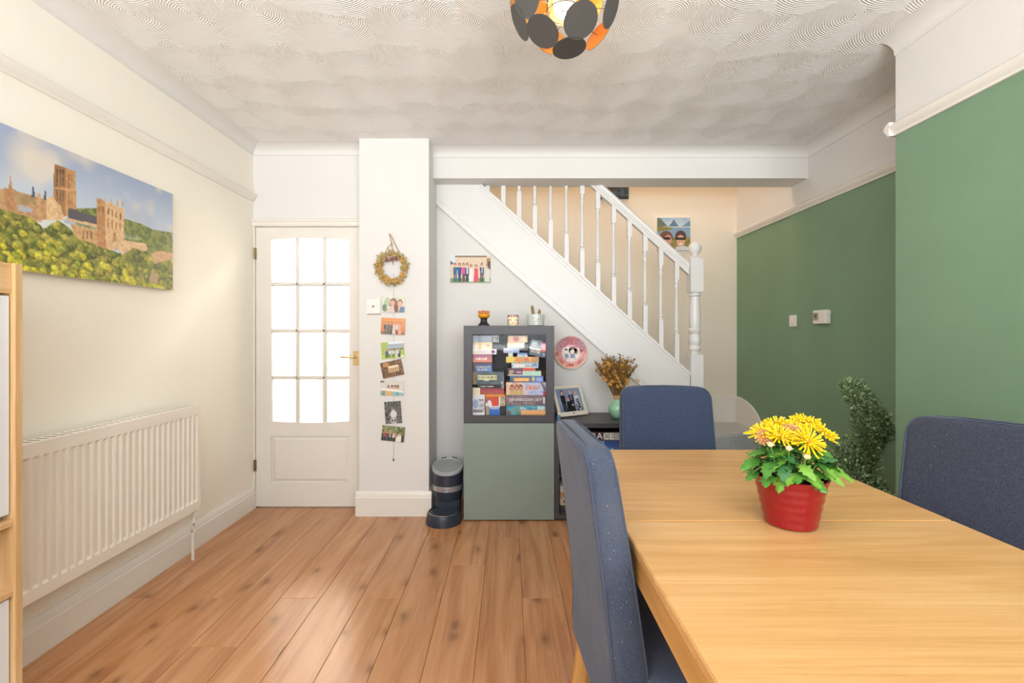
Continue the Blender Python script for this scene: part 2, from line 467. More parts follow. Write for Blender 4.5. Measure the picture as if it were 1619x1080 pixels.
# ------------------------------------------------------------------ printed pictures: a little painter (u right, v down, 0..1)
class Pic:
    def __init__(s, w, h, bg):
        s.w, s.h = w, h
        s.a = np.zeros((h, w, 3)); s.a[:] = hexc(bg)
        s.V, s.U = np.mgrid[0:h, 0:w].astype(float)
        s.U = s.U / (w - 1); s.V = s.V / (h - 1)
    def put(s, mask, col, al=1.0):
        c = np.array(hexc(col) if isinstance(col, str) else col)
        m = (mask * al)[..., None] if mask.dtype != bool else (mask.astype(float) * al)[..., None]
        s.a = s.a * (1 - m) + c * m
        return s
    def rect(s, u0, v0, u1, v1, col, al=1.0):
        return s.put((s.U >= u0) & (s.U <= u1) & (s.V >= v0) & (s.V <= v1), col, al)
    def ell(s, u, v, ru, rv, col, al=1.0):
        return s.put(((s.U - u) / ru) ** 2 + ((s.V - v) / rv) ** 2 <= 1, col, al)
    def poly(s, pts, col, al=1.0):
        ins = np.zeros(s.U.shape, bool); n = len(pts)
        for i in range(n):
            x0, y0 = pts[i]; x1, y1 = pts[(i + 1) % n]
            if y0 == y1: continue
            c = ((s.V >= min(y0, y1)) & (s.V < max(y0, y1)) & (s.U < x0 + (s.V - y0) * (x1 - x0) / (y1 - y0)))
            ins ^= c
        return s.put(ins, col, al)
    def grad(s, v0, c0, v1, c1):
        t = np.clip((s.V - v0) / (v1 - v0), 0, 1)[..., None]
        m = ((s.V >= v0) & (s.V <= v1))[..., None]
        s.a = np.where(m, np.array(hexc(c0)) * (1 - t) + np.array(hexc(c1)) * t, s.a)
        return s
    def noise(s, n, seed=0):
        g = np.random.default_rng(seed)
        gw = max(2, int(n)); gh = max(2, int(n * s.h / s.w) + 1)
        q = g.random((gh + 1, gw + 1))
        y = s.V * (gh - 1e-6); x = s.U * (gw - 1e-6)
        i = y.astype(int); j = x.astype(int); fy = y - i; fx = x - j
        fy = fy * fy * (3 - 2 * fy); fx = fx * fx * (3 - 2 * fx)
        return (q[i, j] * (1 - fx) + q[i, j + 1] * fx) * (1 - fy) + (q[i + 1, j] * (1 - fx) + q[i + 1, j + 1] * fx) * fy
    def speck(s, n, cols, al, seed, mask=None):
        z = s.noise(n, seed)
        e = np.quantile(z, np.linspace(0, 1, len(cols) + 1))
        for k, c in enumerate(cols):
            mk = (z >= e[k]) & (z <= e[k + 1])
            if mask is not None: mk = mk & mask
            s.put(mk, c, al)
        return s
    def person(s, u, v0, v1, body, legs, hair='#4a3426', skin='#d9a98a', wd=0.05, skirt=False):
        h = v1 - v0
        s.ell(u, v0 + h * .09, wd * .42, h * .10, hair)
        s.ell(u, v0 + h * .115, wd * .32, h * .08, skin)
        if skirt:
            s.poly([(u - wd * .5, v0 + .2 * h), (u + wd * .5, v0 + .2 * h), (u + wd * .8, v1), (u - wd * .8, v1)], body)
        else:
            s.poly([(u - wd * .7, v0 + .22 * h), (u + wd * .7, v0 + .22 * h), (u + wd * .6, v0 + .62 * h), (u - wd * .6, v0 + .62 * h)], body)
            s.rect(u - wd * .5, v0 + .6 * h, u - wd * .05, v1, legs); s.rect(u + wd * .05, v0 + .6 * h, u + wd * .5, v1, legs)
        return s
def print_slab(name, pic, w, h, th, mat=None, side='#f2efe9', bottom_origin=True, parent=None):
    """picture plate: local x right, z up, front at y=0 facing -y, back at y=th; colours per point"""
    W, H = pic.w, pic.h
    xs = np.linspace(-w / 2, w / 2, W); zs = np.linspace(h, 0, H)
    vs = [(float(x), 0.0, float(z)) for z in zs for x in xs]
    fs = [(r * W + c, (r + 1) * W + c, (r + 1) * W + c + 1, r * W + c + 1) for r in range(H - 1) for c in range(W - 1)]
    cols = lin(np.clip(pic.a.reshape(-1, 3), 0, 1))
    n0 = len(vs)
    bx = [(-w / 2, 0, 0), (w / 2, 0, 0), (w / 2, 0, h), (-w / 2, 0, h), (-w / 2, th, 0), (w / 2, th, 0), (w / 2, th, h), (-w / 2, th, h)]
    vs += bx
    fs += [tuple(n0 + i for i in q) for q in ((0, 4, 5, 1), (1, 5, 6, 2), (2, 6, 7, 3), (3, 7, 4, 0), (4, 7, 6, 5))]
    cols = np.vstack([cols, np.tile(lin(hexc(side)), (8, 1))])
    me = bpy.data.meshes.new(name)
    me.from_pydata(vs, [], fs)
    ca = me.color_attributes.new('Col', 'FLOAT_COLOR', 'POINT')
    ca.data.foreach_set('color', np.hstack([cols, np.ones((len(cols), 1))]).astype(np.float32).ravel())
    me.materials.append(mat or PRINT)
    o = bpy.data.objects.new(name, me); COL.objects.link(o)
    if parent: o.parent = parent
    return o

# ================================================================== the setting
XL, XR, XB = -1.81, 2.145, 1.757       # left wall, right wall, chimney breast face
YD, YP, YS, YH, YF = 3.31, 3.172, 3.52, 4.41, -1.0   # door wall, pillar, stair wall, hall back wall, window wall
XP0, XP1 = -1.016, -0.544              # pillar
YB0, YB1, ZB = 3.356, 3.56, 2.346      # beam
ZC = 2.555                             # ceiling
YC0, YC1 = 0.70, 2.128                 # chimney breast along Y
ZRL, ZRR = 2.165, 2.13                 # picture rail undersides

# floor with single laminate planks
fl = MB().box(XL - .1, XR + .1, YF - .1, YH + .1, -0.06, -0.014).build('floor', FLOORB, origin=(0, 0, 0))
struct(fl, 'orange oak laminate floor boards running towards the stairs')
PW, PL = 0.188, 1.30
x0 = -0.127 - PW * 9
plank_cache = {}
for i in range(22):
    xa, xb = max(x0 + PW * i, XL), min(x0 + PW * (i + 1), XR)
    if xb - xa < 0.01: continue
    off = 2.18 if i % 2 == 0 else 2.83
    if i % 5 == 3: off += 0.31
    ya = off - PL * 4
    while ya < YH:
        a, b = max(ya, YF), min(ya + PL, YD if xb < XP1 + .05 else (YS if xa < 1.40 else YH))
        ya += PL
        if b - a < 0.02: continue
        key = (round(xb - xa, 3), round(b - a, 3))
        if key not in plank_cache:
            mb = MB().box(-(xb - xa) / 2 + .0006, (xb - xa) / 2 - .0006, -(b - a) / 2 + .0006, (b - a) / 2 - .0006, -0.012, 0.0)
            me = mb.mesh('plank', bevel=0.0012, bseg=1); me.materials.append(PLANK)
            plank_cache[key] = me
        o = bpy.data.objects.new('plank', plank_cache[key]); COL.objects.link(o)
        o.location = ((xa + xb) / 2, (a + b) / 2, 0); o.parent = fl

CEIL = ceiling_mat()
struct(MB().box(XL - .1, XR + .1, YF - .1, YB1 - .1, ZC, ZC + .1).build('ceiling', CEIL, origin=(0, 0, ZC)), 'white ceiling of combed plaster fans')
struct(MB().box(XL - .1, XL, YF - .1, YH + .1, 0, 4.5).build('wall_left', PAINT), 'cream painted wall behind the radiator')

def two_tone(x0, x1, y0, y1, z1, zs, name, label):
    mb = MB(); mb.box(x0, x1, y0, y1, 0, zs); mb.mi = 1; mb.box(x0, x1, y0, y1, zs, z1)
    return struct(mb.build(name, [GREEN, PAINT_W]), label)
two_tone(XR, XR + .1, YF - .1, YH + .1, 4.5, ZRR + .02, 'wall_right', 'green painted alcove wall, white above its picture rail')
two_tone(XB, XR, YC0, YC1, ZC, ZRR + .02, 'wall_chimney', 'green chimney breast, white above its picture rail')
# wall over the door and the hall behind it
struct(MB().box(XL, XP0, YD, YD + .1, 2.0, ZC).build('wall_back', PAINT_W), 'white wall above the glazed door')
struct(MB().box(XP0, XP1, YP, YS + .1, 0, ZC).build('wall_pillar', PAINT_W), 'white pillar between the door and the stairs')
struct(MB().box(XP1, XR, YB0, YB1, ZB, ZC).build('wall_beam', PAINT_W), 'white ceiling beam across the stair opening')
struct(MB().box(XL, XR, YB1 - .1, YB1, ZC, 4.5).build('wall_upper', PAINT_H))
struct(MB().box(XL - .1, XR + .1, YH, YH + .1, 0, 4.5).build('wall_hall', PAINT_H), 'beige wall behind the stairs')
struct(MB().box(XL - .1, XR + .1, YB1 - .1, YH + .1, 4.5, 4.6).build('ceiling_stairwell', PAINT_W))
struct(MB().box(XP1 - .06, XP1, YS + .1, YH, 0, 2.6).build('wall_partition', PAINT_W))
struct(MB().box(XL, XP1 - .06, YB1, YH, 2.5, 2.6).build('ceiling_hall', PAINT_W))
sw = [(XP1, 0), (1.36, 0), (1.36, .56), (-.205, 2.0), (XP1, 2.30)]
struct(MB().prism(sw, 'Y', YS, YS + .06).build('wall_stairs', PAINT_W), 'white wall panel under the stairs')
# window wall behind the camera
wx0, wx1, wz0, wz1 = -1.6, 1.8, 0.98, 2.46
mb = MB()
mb.box(XL, wx0, YF - .1, YF, 0, ZC); mb.box(wx1, XR, YF - .1, YF, 0, ZC)
mb.box(wx0, wx1, YF - .1, YF, 0, wz0); mb.box(wx0, wx1, YF - .1, YF, wz1, ZC)
struct(mb.build('wall_front', PAINT))
win = struct(MB().box(wx0, wx1, YF - .08, YF + .03, wz0 - .03, wz0).build('window_1', GLOSSW))
for k in range(4):
    xx = wx0 + (wx1 - wx0 - .05) * k / 3
    MB().box(xx, xx + .05, YF - .08, YF - .03, wz0, wz1).build('window_frame', GLOSSW, win)
MB().box(wx0, wx1, YF - .08, YF - .03, wz1 - .05, wz1).build('window_frame', GLOSSW, win)
for k in range(3):
    xa = wx0 + (wx1 - wx0 - .05) * k / 3 + .05; xb = wx0 + (wx1 - wx0 - .05) * (k + 1) / 3
    MB().box(xa, xb, YF - .058, YF - .052, wz0, wz1 - .05).build('pane', GLASS, win)

# mouldings
def rail_prof(z): return [(0, z), (.010, z), (.013, z + .010), (.022, z + .020), (.030, z + .034), (.031, z + .044), (.020, z + .050), (.009, z + .060), (0, z + .062)]
def skirt_prof(h=.15): return [(0, 0), (.02, 0), (.02, h - .04), (.0165, h - .034), (.0165, h - .026), (.012, h - .012), (.006, h), (0, h)]
def cove_prof(c=.085, h=.052):
    return [(0, ZC), (0, ZC - h - .010), (.007, ZC - h - .010), (.007, ZC - h)] + [(.007 + c * (1 - math.cos(t)), ZC - h + h * math.sin(t)) for t in [R(90 * k / 8) for k in range(1, 9)]]
def mould(name, prof, axis, at, sgn, a, b, mat, label=None, smooth=25):
    o = MB().prism([(at + sgn * d, z) for d, z in prof], axis, a, b).build(name, mat, smooth=smooth)
    return struct(o, label)
mould('trim_1', rail_prof(ZRL), 'Y', XL, 1, YF, YD, GLOSSW, 'cream picture rail along the radiator wall')
mould('trim_2', rail_prof(ZRR), 'Y', XR, -1, YC1, YH, GLOSSW, 'cream picture rail on the alcove wall')
mould('trim_3', rail_prof(ZRR), 'Y', XB, -1, YC0, YC1 + .03, GLOSSW, 'cream picture rail on the chimney breast')
mould('trim_4', rail_prof(ZRR), 'X', YC1, 1, XB - .031, XR, GLOSSW)
mould('trim_5', [(0, 1.99), (.012, 1.99), (.018, 2.0), (.018, 2.016), (.026, 2.026), (.026, 2.036), (.012, 2.044), (0, 2.044)], 'X', YD, -1, XL, XP0, GLOSSW, 'cream moulding over the glazed door')
mould('trim_6', cove_prof(), 'Y', XL, 1, YF, YD, PAINT_W)
mould('trim_7', cove_prof(), 'X', YD, -1, XL, XP0, PAINT_W)
mould('trim_8', cove_prof(), 'X', YB0, -1, XP1, XR, PAINT_W, 'white coving along the beam')
mould('trim_9', cove_prof(), 'Y', XR, -1, YC1, YB0, PAINT_W, 'white coving in the alcove')
mould('trim_10', cove_prof(), 'Y', XB, -1, YC0, YC1, PAINT_W, 'white coving on the chimney breast')
mould('baseboard_left', skirt_prof(), 'Y', XL, 1, YF, YD, GLOSSW, 'white skirting board under the radiator')
mould('baseboard_pillar', skirt_prof(.165), 'X', YP, -1, XP0 - .02, XP1 + .02, GLOSSW, 'white skirting board of the pillar')
mould('baseboard_pillar_side', skirt_prof(.165), 'Y', XP1, 1, YP, YS, GLOSSW)
mould('baseboard_pillar_door', skirt_prof(.165), 'Y', XP0, -1, YP, YD, GLOSSW)
mould('baseboard_right', skirt_prof(), 'Y', XR, -1, YC1, 3.8, GLOSSW)
mould('baseboard_chimney', skirt_prof(), 'Y', XB, -1, YC0, YC1, GLOSSW)
mould('baseboard_stairs', skirt_prof(), 'X', YS, -1, XP1, 1.34, GLOSSW)

# ------------------------------------------------------------------ glazed door
def dpx(x): return (x - CX) * YD / F_PX
def dpz(y): return EYE + (CY - y) * YD / F_PX
D0, D1 = dpx(404), XP0 - .022
door = MB().box(XL, D0 - .004, YD, YD + .1, 0, 1.99)
door.box(D1 + .002, XP0, YD, YD + .1, 0, 1.99)
door.box(XL, XP0, YD + .045, YD + .1, 1.99, 2.0)
door = struct(door.build('door_1', GLOSSD), 'white door frame beside the pillar')
cols_ = [(429, 465), (471, 508), (514.5, 550.6)]
rows_ = [(378.5, 446), (452, 520), (526, 594.6), (600.4, 667)]
gx0, gx1 = dpx(429) - .004, dpx(550.6) + .004
gz1, gz0 = dpz(376), dpz(669)
YL0, YL1 = YD + .006, YD + .044
leaf = MB()
zt = 1.985
leaf.box(D0, gx0, YL0, YL1, .008, zt); leaf.box(gx1, D1, YL0, YL1, .008, zt)
# arched top rail, dished middle rail
xm = (gx0 + gx1) / 2; hw = (gx1 - gx0) / 2
arc = [gx0 + (gx1 - gx0) * k / 12 for k in range(13)]
leaf.prism([(gx0, zt), (gx1, zt)] + [(x, gz1 - .014 + .014 * (1 - ((x - xm) / hw) ** 2)) for x in reversed(arc)], 'Y', YL0, YL1)
pz1, pz0 = dpz(690), dpz(764)
leaf.prism([(gx0, pz1), (gx1, pz1)] + [(x, gz0 + .012 - .012 * (1 - ((x - xm) / hw) ** 2)) for x in reversed(arc)], 'Y', YL0, YL1)
leaf.box(gx0, gx1, YL0, YL1, .008, pz0)
leaf_o = leaf.build('door_leaf', GLOSSD, door)
pn = MB(); pn.box(gx0, gx1, YL0 + .014, YL1 - .01, pz0, pz1)
b0 = .028
pr = [(gx0 + .008, pz0 + .008), (gx1 - .008, pz0 + .008), (gx1 - .008, pz1 - .008), (gx0 + .008, pz1 - .008)]
pi_ = [(gx0 + b0, pz0 + b0), (gx1 - b0, pz0 + b0), (gx1 - b0, pz1 - b0), (gx0 + b0, pz1 - b0)]
pn.rings([[(x, YL0 + .014, z) for x, z in pr], [(x, YL0 + .003, z) for x, z in pi_]], True, True)
pn.build('door_panel', GLOSSD, door)
def bar_prof(c, hwid): return [(c - hwid, YL1), (c - hwid, YL0 + .018), (c - hwid * .45, YL0 + .006), (c + hwid * .45, YL0 + .006), (c + hwid, YL0 + .018), (c + hwid, YL1)]
for xa, xb in ((465, 471), (508, 514.5)):
    c = (dpx(xa) + dpx(xb)) / 2
    MB().prism(bar_prof(c, (dpx(xb) - dpx(xa)) / 2), 'Z', gz0 - .002, gz1).build('glazing_bar', GLOSSD, door)
for ya, yb in ((446, 452), (520, 526), (594.6, 600.4)):
    c = (dpz(ya) + dpz(yb)) / 2; h_ = (dpz(ya) - dpz(yb)) / 2
    MB().prism([(y, z) for z, y in bar_prof(c, h_)], 'X', gx0, gx1).build('glazing_bar', GLOSSD, door)
for ca, cb in cols_:
    for ra, rb in rows_:
        MB().box(dpx(ca) - .006, dpx(cb) + .006, YL0 + .02, YL0 + .024, dpz(rb) - .008, dpz(ra) + .008).build('pane', GLASS_D, door)
HINGE = M('hinge_brass', '#8c7a5c', 0.4, metal=1.0)
for y in (401, 736):
    h_ = MB().box(D0 - .012, D0 + .004, YD - .004, YD + .006, dpz(y + 9), dpz(y - 9))
    h_.tube([(D0 - .004, YD - .004, dpz(y + 9)), (D0 - .004, YD - .004, dpz(y - 9))], .005)
    h_.build('hinge', HINGE, door)
hd = MB().box(dpx(558), dpx(567.5), YL0 - .005, YL0, dpz(578), dpz(555)).build('handle_plate', BRASS, door, bevel=.001)
hx, hz = dpx(563), dpz(564)
MB().tube([(hx, YL0 - .004, hz), (hx, YL0 - .045, hz), (hx - .01, YL0 - .05, hz), (hx - .095, YL0 - .05, hz - .002)], [.009, .008, .008, .006], 10).build('lever', BRASS, hd, smooth=True)
# a plain white meter cupboard standing in the hall behind the door
cab = thing('hall_cupboard', (-1.12, 4.25, 0), 'white hall cupboard seen through the door glass', 'cupboard')
MB().box(-1.255, -.99, 4.13, 4.405, 0, .78).build('body', GLOSSW, cab, bevel=.003)
kd = MB().box(-1.25, -.995, 4.112, 4.13, .03, .76).build('cupboard_door', GLOSSW, cab, bevel=.003)
MB().ball((-1.225, 4.10, .70), .014).build('knob', BRASS, kd, smooth=True)

# ================================================================== staircase
st = thing('staircase', (0.9, 3.9, 0), 'white staircase with turned spindles and grey carpet behind the cabinets', 'staircase')
def zt_(x): return 2.334 - .9025 * (x + .205)
def zb_(x): return 2.229 - .887 * (x + .547)
XN0, XN1 = 1.352, 1.455
stg = MB().prism([(XP1, zb_(XP1)), (XN0, zb_(XN0)), (XN0, zt_(XN0)), (-.2183, ZB), (XP1, ZB)], 'Y', YS - .024, YS + .06).build('stringer', STAIRW, st, bevel=.002)
def sloped(fn, xa, xb, dz0, dz1, y0, y1, name, par, bev=.003):
    return MB().prism([(xa, fn(xa) + dz0), (xb, fn(xb) + dz0), (xb, fn(xb) + dz1), (xa, fn(xa) + dz1)], 'Y', y0, y1).build(name, STAIRW, par, bevel=bev)
sloped(zb_, XP1, XN0, -.032, .012, YS - .034, YS - .0, 'stringer_moulding', stg)
sloped(zb_, XP1, XN0, .02, .034, YS - .030, YS - .02, 'stringer_bead', stg)
sloped(zt_, -.215, XN0, -.012, .014, YS - .034, YS + .072, 'stringer_cap', stg)
sloped(zt_, -.23, XN0, -.045, -.03, YS - .030, YS - .02, 'stringer_bead', stg)
# handrail
def zh_(x): return 1.677 + .905 * (XN0 - x)
rl = []
YM = YS + .02
hp = [(-.022, 0), (.022, 0), (.022, .016), (.014, .026), (.027, .042), (.03, .058), (.022, .072), (.008, .08), (-.008, .08), (-.022, .072), (-.03, .058), (-.027, .042), (-.014, .026), (-.022, .016)]
hr = MB().rings([[(x, YM + a, zh_(x) + b * 1.25) for a, b in hp] for x in (-.20, XN0 + .002)]).build('handrail', STAIRW, st, smooth=35)
# spindles: one shape for all, square ends cut to the slope by the cap and rail
def spindle(z0, z1):
    mb = MB(); h = .0165; L = z1 - z0
    zs0, zs1 = z0 + .29 * L, z1 - .17 * L
    mb.box(-h, h, -h, h, z0 - .012, zs0); mb.box(-h, h, -h, h, zs1, z1 + .012)
    T = zs1 - zs0
    prof = [(.014, 0), (.0165, .02), (.011, .04), (.012, .055), (.0165, .075), (.0165, .095), (.010, .12), (.0135, .17), (.0125, .35), (.0105, .62), (.0085, .80), (.009, .83), (.0145, .86), (.0145, .89), (.0095, .91), (.0115, .94), (.0155, .97), (.014, 1.0)]
    mb.lathe([(r, zs0 + t * T) for r, t in prof], seg=10)
    return mb
bx = [771 + 24.87 * k for k in range(13)]
dH = zh_(.5) - zt_(.5)
for k, x in enumerate(bx):
    X = (x - CX) * YM / F_PX
    mb = spindle(zt_(X), zh_(X) + .01)
    mb.xform(Matrix.Translation((X, YM, 0)))
    mb.build('spindle', STAIRW, st, smooth=35)
# newel post
xc, yc = (XN0 + XN1) / 2, YM
nw = MB(); h = .047
nw.box(xc - h, xc + h, yc - h, yc + h, 0, 1.075)
nw.box(xc - h, xc + h, yc - h, yc + h, 1.545, 1.795)
prof = [(.047, 1.075), (.03, 1.078), (.034, 1.10), (.046, 1.115), (.046, 1.13), (.036, 1.145), (.044, 1.165), (.047, 1.19), (.040, 1.215), (.033, 1.23), (.045, 1.245), (.047, 1.26), (.037, 1.275), (.044, 1.32), (.042, 1.40), (.034, 1.50), (.034, 1.51), (.045, 1.518), (.045, 1.53), (.036, 1.536), (.047, 1.546)]
nw.lathe(prof, xc, yc, 0, 20)
nwo = nw.build('newel_post', STAIRW, st, smooth=35)
cp = MB().lathe([(.043, 0), (.046, .006), (.036, .016), (.022, .022), (.022, .032), (.03, .040)] + [(.048 * math.sin(R(a)), .083 - .048 * math.cos(R(a))) for a in range(50, 181, 13)], xc, yc, 1.795, 20)
cp.build('ball_finial', STAIRW, nwo, smooth=35)
# carpeted steps
for i in range(10):
    xr = 1.36 - .2215 * i; z = .40 + .2 * (i + 1)
    if z > 2.5: break
    MB().box(xr - .245, xr + .012, YS + .062, YH, z - .2, z).build('step', CARPET, st, bevel=.014, bseg=3)
land = [(1.36, YH)] + [(1.36, 3.70), (1.46, 3.70)] + [(1.46 + .685 * t, 3.80 + .20 * t ** 2.2) for t in [k / 10 for k in range(11)]] + [(XR - .001, YH)]
MB().prism(land, 'Z', .2, .40).build('step', CARPET, st, bevel=.014, bseg=3)
MB().prism([(x, max(y - .26, 3.6) if y < 4.2 else y) for x, y in land], 'Z', 0.0, .2).build('step', CARPET, st, bevel=.014, bseg=3)
wsk = MB().prism([(YH, .40), (YH, .645), (4.32, .644), (4.2, .622), (4.1, .585), (4.02, .53), (3.95, .46), (3.88, .35), (3.84, .2), (3.82, 0), (YH, 0)], 'X', XR - .016, XR - .001)
wsk.build('wall_string', GLOSSW, st, bevel=.002)
MB().box(XN1, XR - .016, YH - .016, YH - .001, .4, .645).build('wall_string', GLOSSW, st, bevel=.002)

# ================================================================== table and chairs
TX0, TX1, TY0, TY1, TZ = .285, 1.142, .46, 1.942, .75
YSM = 1.204
tb = thing('dining_table', ((TX0 + TX1) / 2, (TY0 + TY1) / 2, 0), 'light oak extending dining table with a seam across its top', 'table')
MB().box(TX0, TX1, YSM + .0013, TY1, TZ - .022, TZ).build('table_top', TABLEW, tb, bevel=.0025, origin=(0, 0, 0))
MB().box(TX0, TX1, TY0, YSM - .0013, TZ - .022, TZ).build('table_top', TABLEW, tb, bevel=.0025, origin=(.31, .1, 0))
APW = wood('apron_oak', '#b98344', '#cc9852', '#dcae6a', 'Y', 0.4, perobj=False)
for x in (TX0 + .004, TX1 - .024):
    MB().box(x, x + .02, TY0 + .02, TY1 - .02, TZ - .085, TZ - .022).build('apron', APW, tb)
for y in (TY0 + .004, TY1 - .024):
    MB().box(TX0 + .02, TX1 - .02, y, y + .02, TZ - .085, TZ - .022).build('apron', TABLEW, tb)
for x in (TX0 + .006, TX1 - .076):
    for y in (TY0 + .006, TY1 - .076):
        MB().box(x, x + .07, y, y + .07, 0, TZ - .024).build('leg', LEGW, tb, bevel=.004)

def make_chair(mat, label):
    """covered parson chair, faces local +y; origin on the floor under the seat centre"""
    t = thing('dining_chair', (0, 0, 0), label, 'chair', 'navy covered dining chairs round the table')
    # back
    mb = MB(); rs = []
    def sec(z):
        k = (z - .32) / .65
        cy = -.205 - .07 * max(0, (z - .44) / .53) ** 1.15
        wd = .47 - .035 * k; th = .088 - .022 * k
        rt = .055; top = .965
        if z > top - rt:
            d = z - (top - rt); wd -= 2 * (rt - math.sqrt(max(0, rt * rt - d * d))) * .85
        return cy, wd, th
    zs = [.315, .34, .40, .46, .52, .60, .68, .76, .84, .89, .91, .925, .937, .947, .955, .961, .965]
    for z in zs:
        cy, wd, th = sec(z)
        r = min(.026, th * .42)
        if z > .955: th *= .86 if z < .964 else .66; r = th * .4
        rs.append([(x, cy + y, z + .012 * (1 - (x / .24) ** 2) * max(0, (z - .8) / .165)) for x, y in rrect(wd, th, r, 4)])
    mb.rings(rs)
    mb.build('backrest', mat, t, smooth=60)
    # piped seams down the sides and over the top of the back, on rear and front face
    for s in (-1, 1):
        path = []
        for z in zs[1:-1]:
            cy, wd, th = sec(z); path.append((wd / 2 - .010, cy + s * (th / 2 - .004), z + .004 * max(0, (z - .8) / .165)))
        path = path + [(x, sec(.955)[0] + s * .02, .963 + .012 * (1 - (x / .24) ** 2)) for x in (.15, .08, 0, -.08, -.15)] + [(-p[0], p[1], p[2]) for p in reversed(path)]
        MB().tube(path, .0028, 6).build('seam', SEAM, t, smooth=True)
    # seat with skirt
    rs = []
    for z, g in ((.32, 0), (.33, .003), (.42, .004), (.455, .002), (.468, -.006), (.476, -.02), (.479, -.05)):
        rs.append([(x, y + .035, z) for x, y in rrect(.485 + 2 * g, .43 + 2 * g, .03, 4)])
    MB().rings(rs).build('seat', mat, t, smooth=60)
    for sx in (-1, 1):
        MB().rings([[(sx * .205 + x * k, .205 + y * k, z) for x, y in rrect(.042, .042, .006, 2)] for z, k in ((0, .8), (.33, 1.0))]).build('leg', LEGW, t, smooth=30)
        MB().rings([[(sx * .205 + x * k, dy + y * k, z) for x, y in rrect(.042, .042, .006, 2)] for z, k, dy in ((0, .8, -.262), (.20, .95, -.222), (.33, 1.0, -.205))]).build('leg', LEGW, t, smooth=30)
    return t
c1 = make_chair(NAVY_L, 'linty worn navy dining chair pushed up along the table beside the bare floor')
place(c1, (.460, 1.265, 0), (0, 0, R(-86)))
c2 = make_chair(NAVY, 'clean navy dining chair at the table end before the stairs')
place(c2, (.748, 2.02, 0), (0, 0, R(177)))
c3 = make_chair(NAVY_R, 'dark navy dining chair turned askew beside the green chimney breast')
fw = Vector((-.86, -.51, 0)).normalized()
bk = Vector((1.385, 1.325, 0))
ctr = bk + fw * .242
place(c3, (ctr.x, ctr.y, 0), (0, 0, math.atan2(fw.y, fw.x) - PI / 2))

# ================================================================== radiator
XF = XL + .11
RY0, RY1, RZ0, RZ1 = 1.40, 2.578, .272, .833
rad = thing('radiator', (XF - .04, (RY0 + RY1) / 2, RZ0), 'cream ribbed panel radiator hung on the wall under the landscape canvas', 'radiator')
# pressed front panel: profile across its length, flutes closed at top and bottom
mb = MB()
pitch = .0357; n = int((RY1 - RY0 - .03) / pitch)
ys, dp = [RY0], [0]
for k in range(n):
    c = RY1 - .02 - pitch * (k + .5)
    for d, q in ((.0135, 0), (.0095, .0085), (-.0095, .0085), (-.0135, 0)):
        ys.append(c + d); dp.append(q)
ys.append(RY1); dp.append(0)
od = np.argsort(ys, kind='stable'); ys = [ys[i] for i in od]; dp = [dp[i] for i in od]
zl = [RZ0, RZ0 + .045, RZ0 + .056, RZ1 - .052, RZ1 - .042, RZ1]
fac = [0, 0, 1, 1, 0, 0]
mb.rings([[(XF - dp[i] * f, ys[i], z) for i in range(len(ys))] for z, f in zip(zl, fac)], False, False, closed=False)
mb.build('front_panel', RADW, rad)
MB().box(XF - .016, XF - .0095, RY0, RY1, RZ0, RZ1).build('back_plate', RADW, rad, bevel=.002)
MB().box(XF - .075, XF - .02, RY0 + .01, RY1 - .01, RZ0 + .02, RZ1 - .012).build('convector', RADW, rad)
SLOT = M('slot_shadow_grey', '#8d877e', .6)
tp = MB().box(XF - .082, XF - .004, RY0, RY1 + .004, RZ1 - .006, RZ1 + .006).build('top_grille', RADW, rad, bevel=.002)
for k in range(36):
    y = RY0 + .03 + k * (RY1 - RY0 - .06) / 35
    MB().box(XF - .068, XF - .022, y - .005, y + .005, RZ1 + .0052, RZ1 + .0064).build('slot', SLOT, tp)
MB().box(XF - .082, XF - .002, RY1, RY1 + .004, RZ0, RZ1).build('side_panel', RADW, rad, bevel=.0015)
yv = RY1 + .03; xv = XF - .05
pp = MB().tube([(xv, RY1, RZ0 + .03), (xv, yv, RZ0 + .03)], .009, 10)
pp.tube([(xv, yv, RZ0 + .06), (xv, yv, RZ0 + .02), (xv + .002, yv - .01, RZ0 - .03), (xv + .022, yv - .05, RZ0 - .08), (xv + .028, yv - .06, RZ0 - .12), (xv + .028, yv - .06, 0)], .0085, 10)
pp.build('pipe', GLOSSW, rad, smooth=True)
vl = MB().lathe([(.010, -.02), (.012, .0), (.012, .03)], xv, yv, RZ0 + .03, 12).build('valve', BRASS, rad, smooth=35)
MB().lathe([(.014, .0), (.017, .004), (.018, .04), (.014, .055), (.006, .058)], xv, yv, RZ0 + .062, 14).build('valve_head', PLASTICW, vl, smooth=35)

# ================================================================== shelving unit
SX1 = -1.41; SY0, SY1 = .55, 1.357
un = thing('shelving_unit', ((XL + SX1) / 2, (SY0 + SY1) / 2, 0), 'oak shelving unit with white doors standing beside the radiator', 'shelving unit')
for y in (SY0, SY1 - .02):
    MB().box(XL + .025, SX1, y, y + .02, 0, 1.432).build('side_panel', SHELFW, un, bevel=.001)
SHELFY = wood('shelf_oak_level', '#c69a64', '#dcb684', '#e8c89c', 'Y', 0.45, perobj=False)
MB().box(XL + .025, SX1 - .012, SY0 + .02, SY1 - .02, 1.345, 1.432).build('top_board', SHELFY, un, bevel=.001)
for z in (.70, .50):
    MB().box(XL + .03, SX1 - .006, SY0 + .02, SY1 - .02, z - .018, z).build('shelf', SHELFY, un, bevel=.001)
MB().box(XL + .025, XL + .033, SY0 + .02, SY1 - .02, .02, 1.40).build('back_panel', SHELFY, un)
ym = (SY0 + SY1) / 2
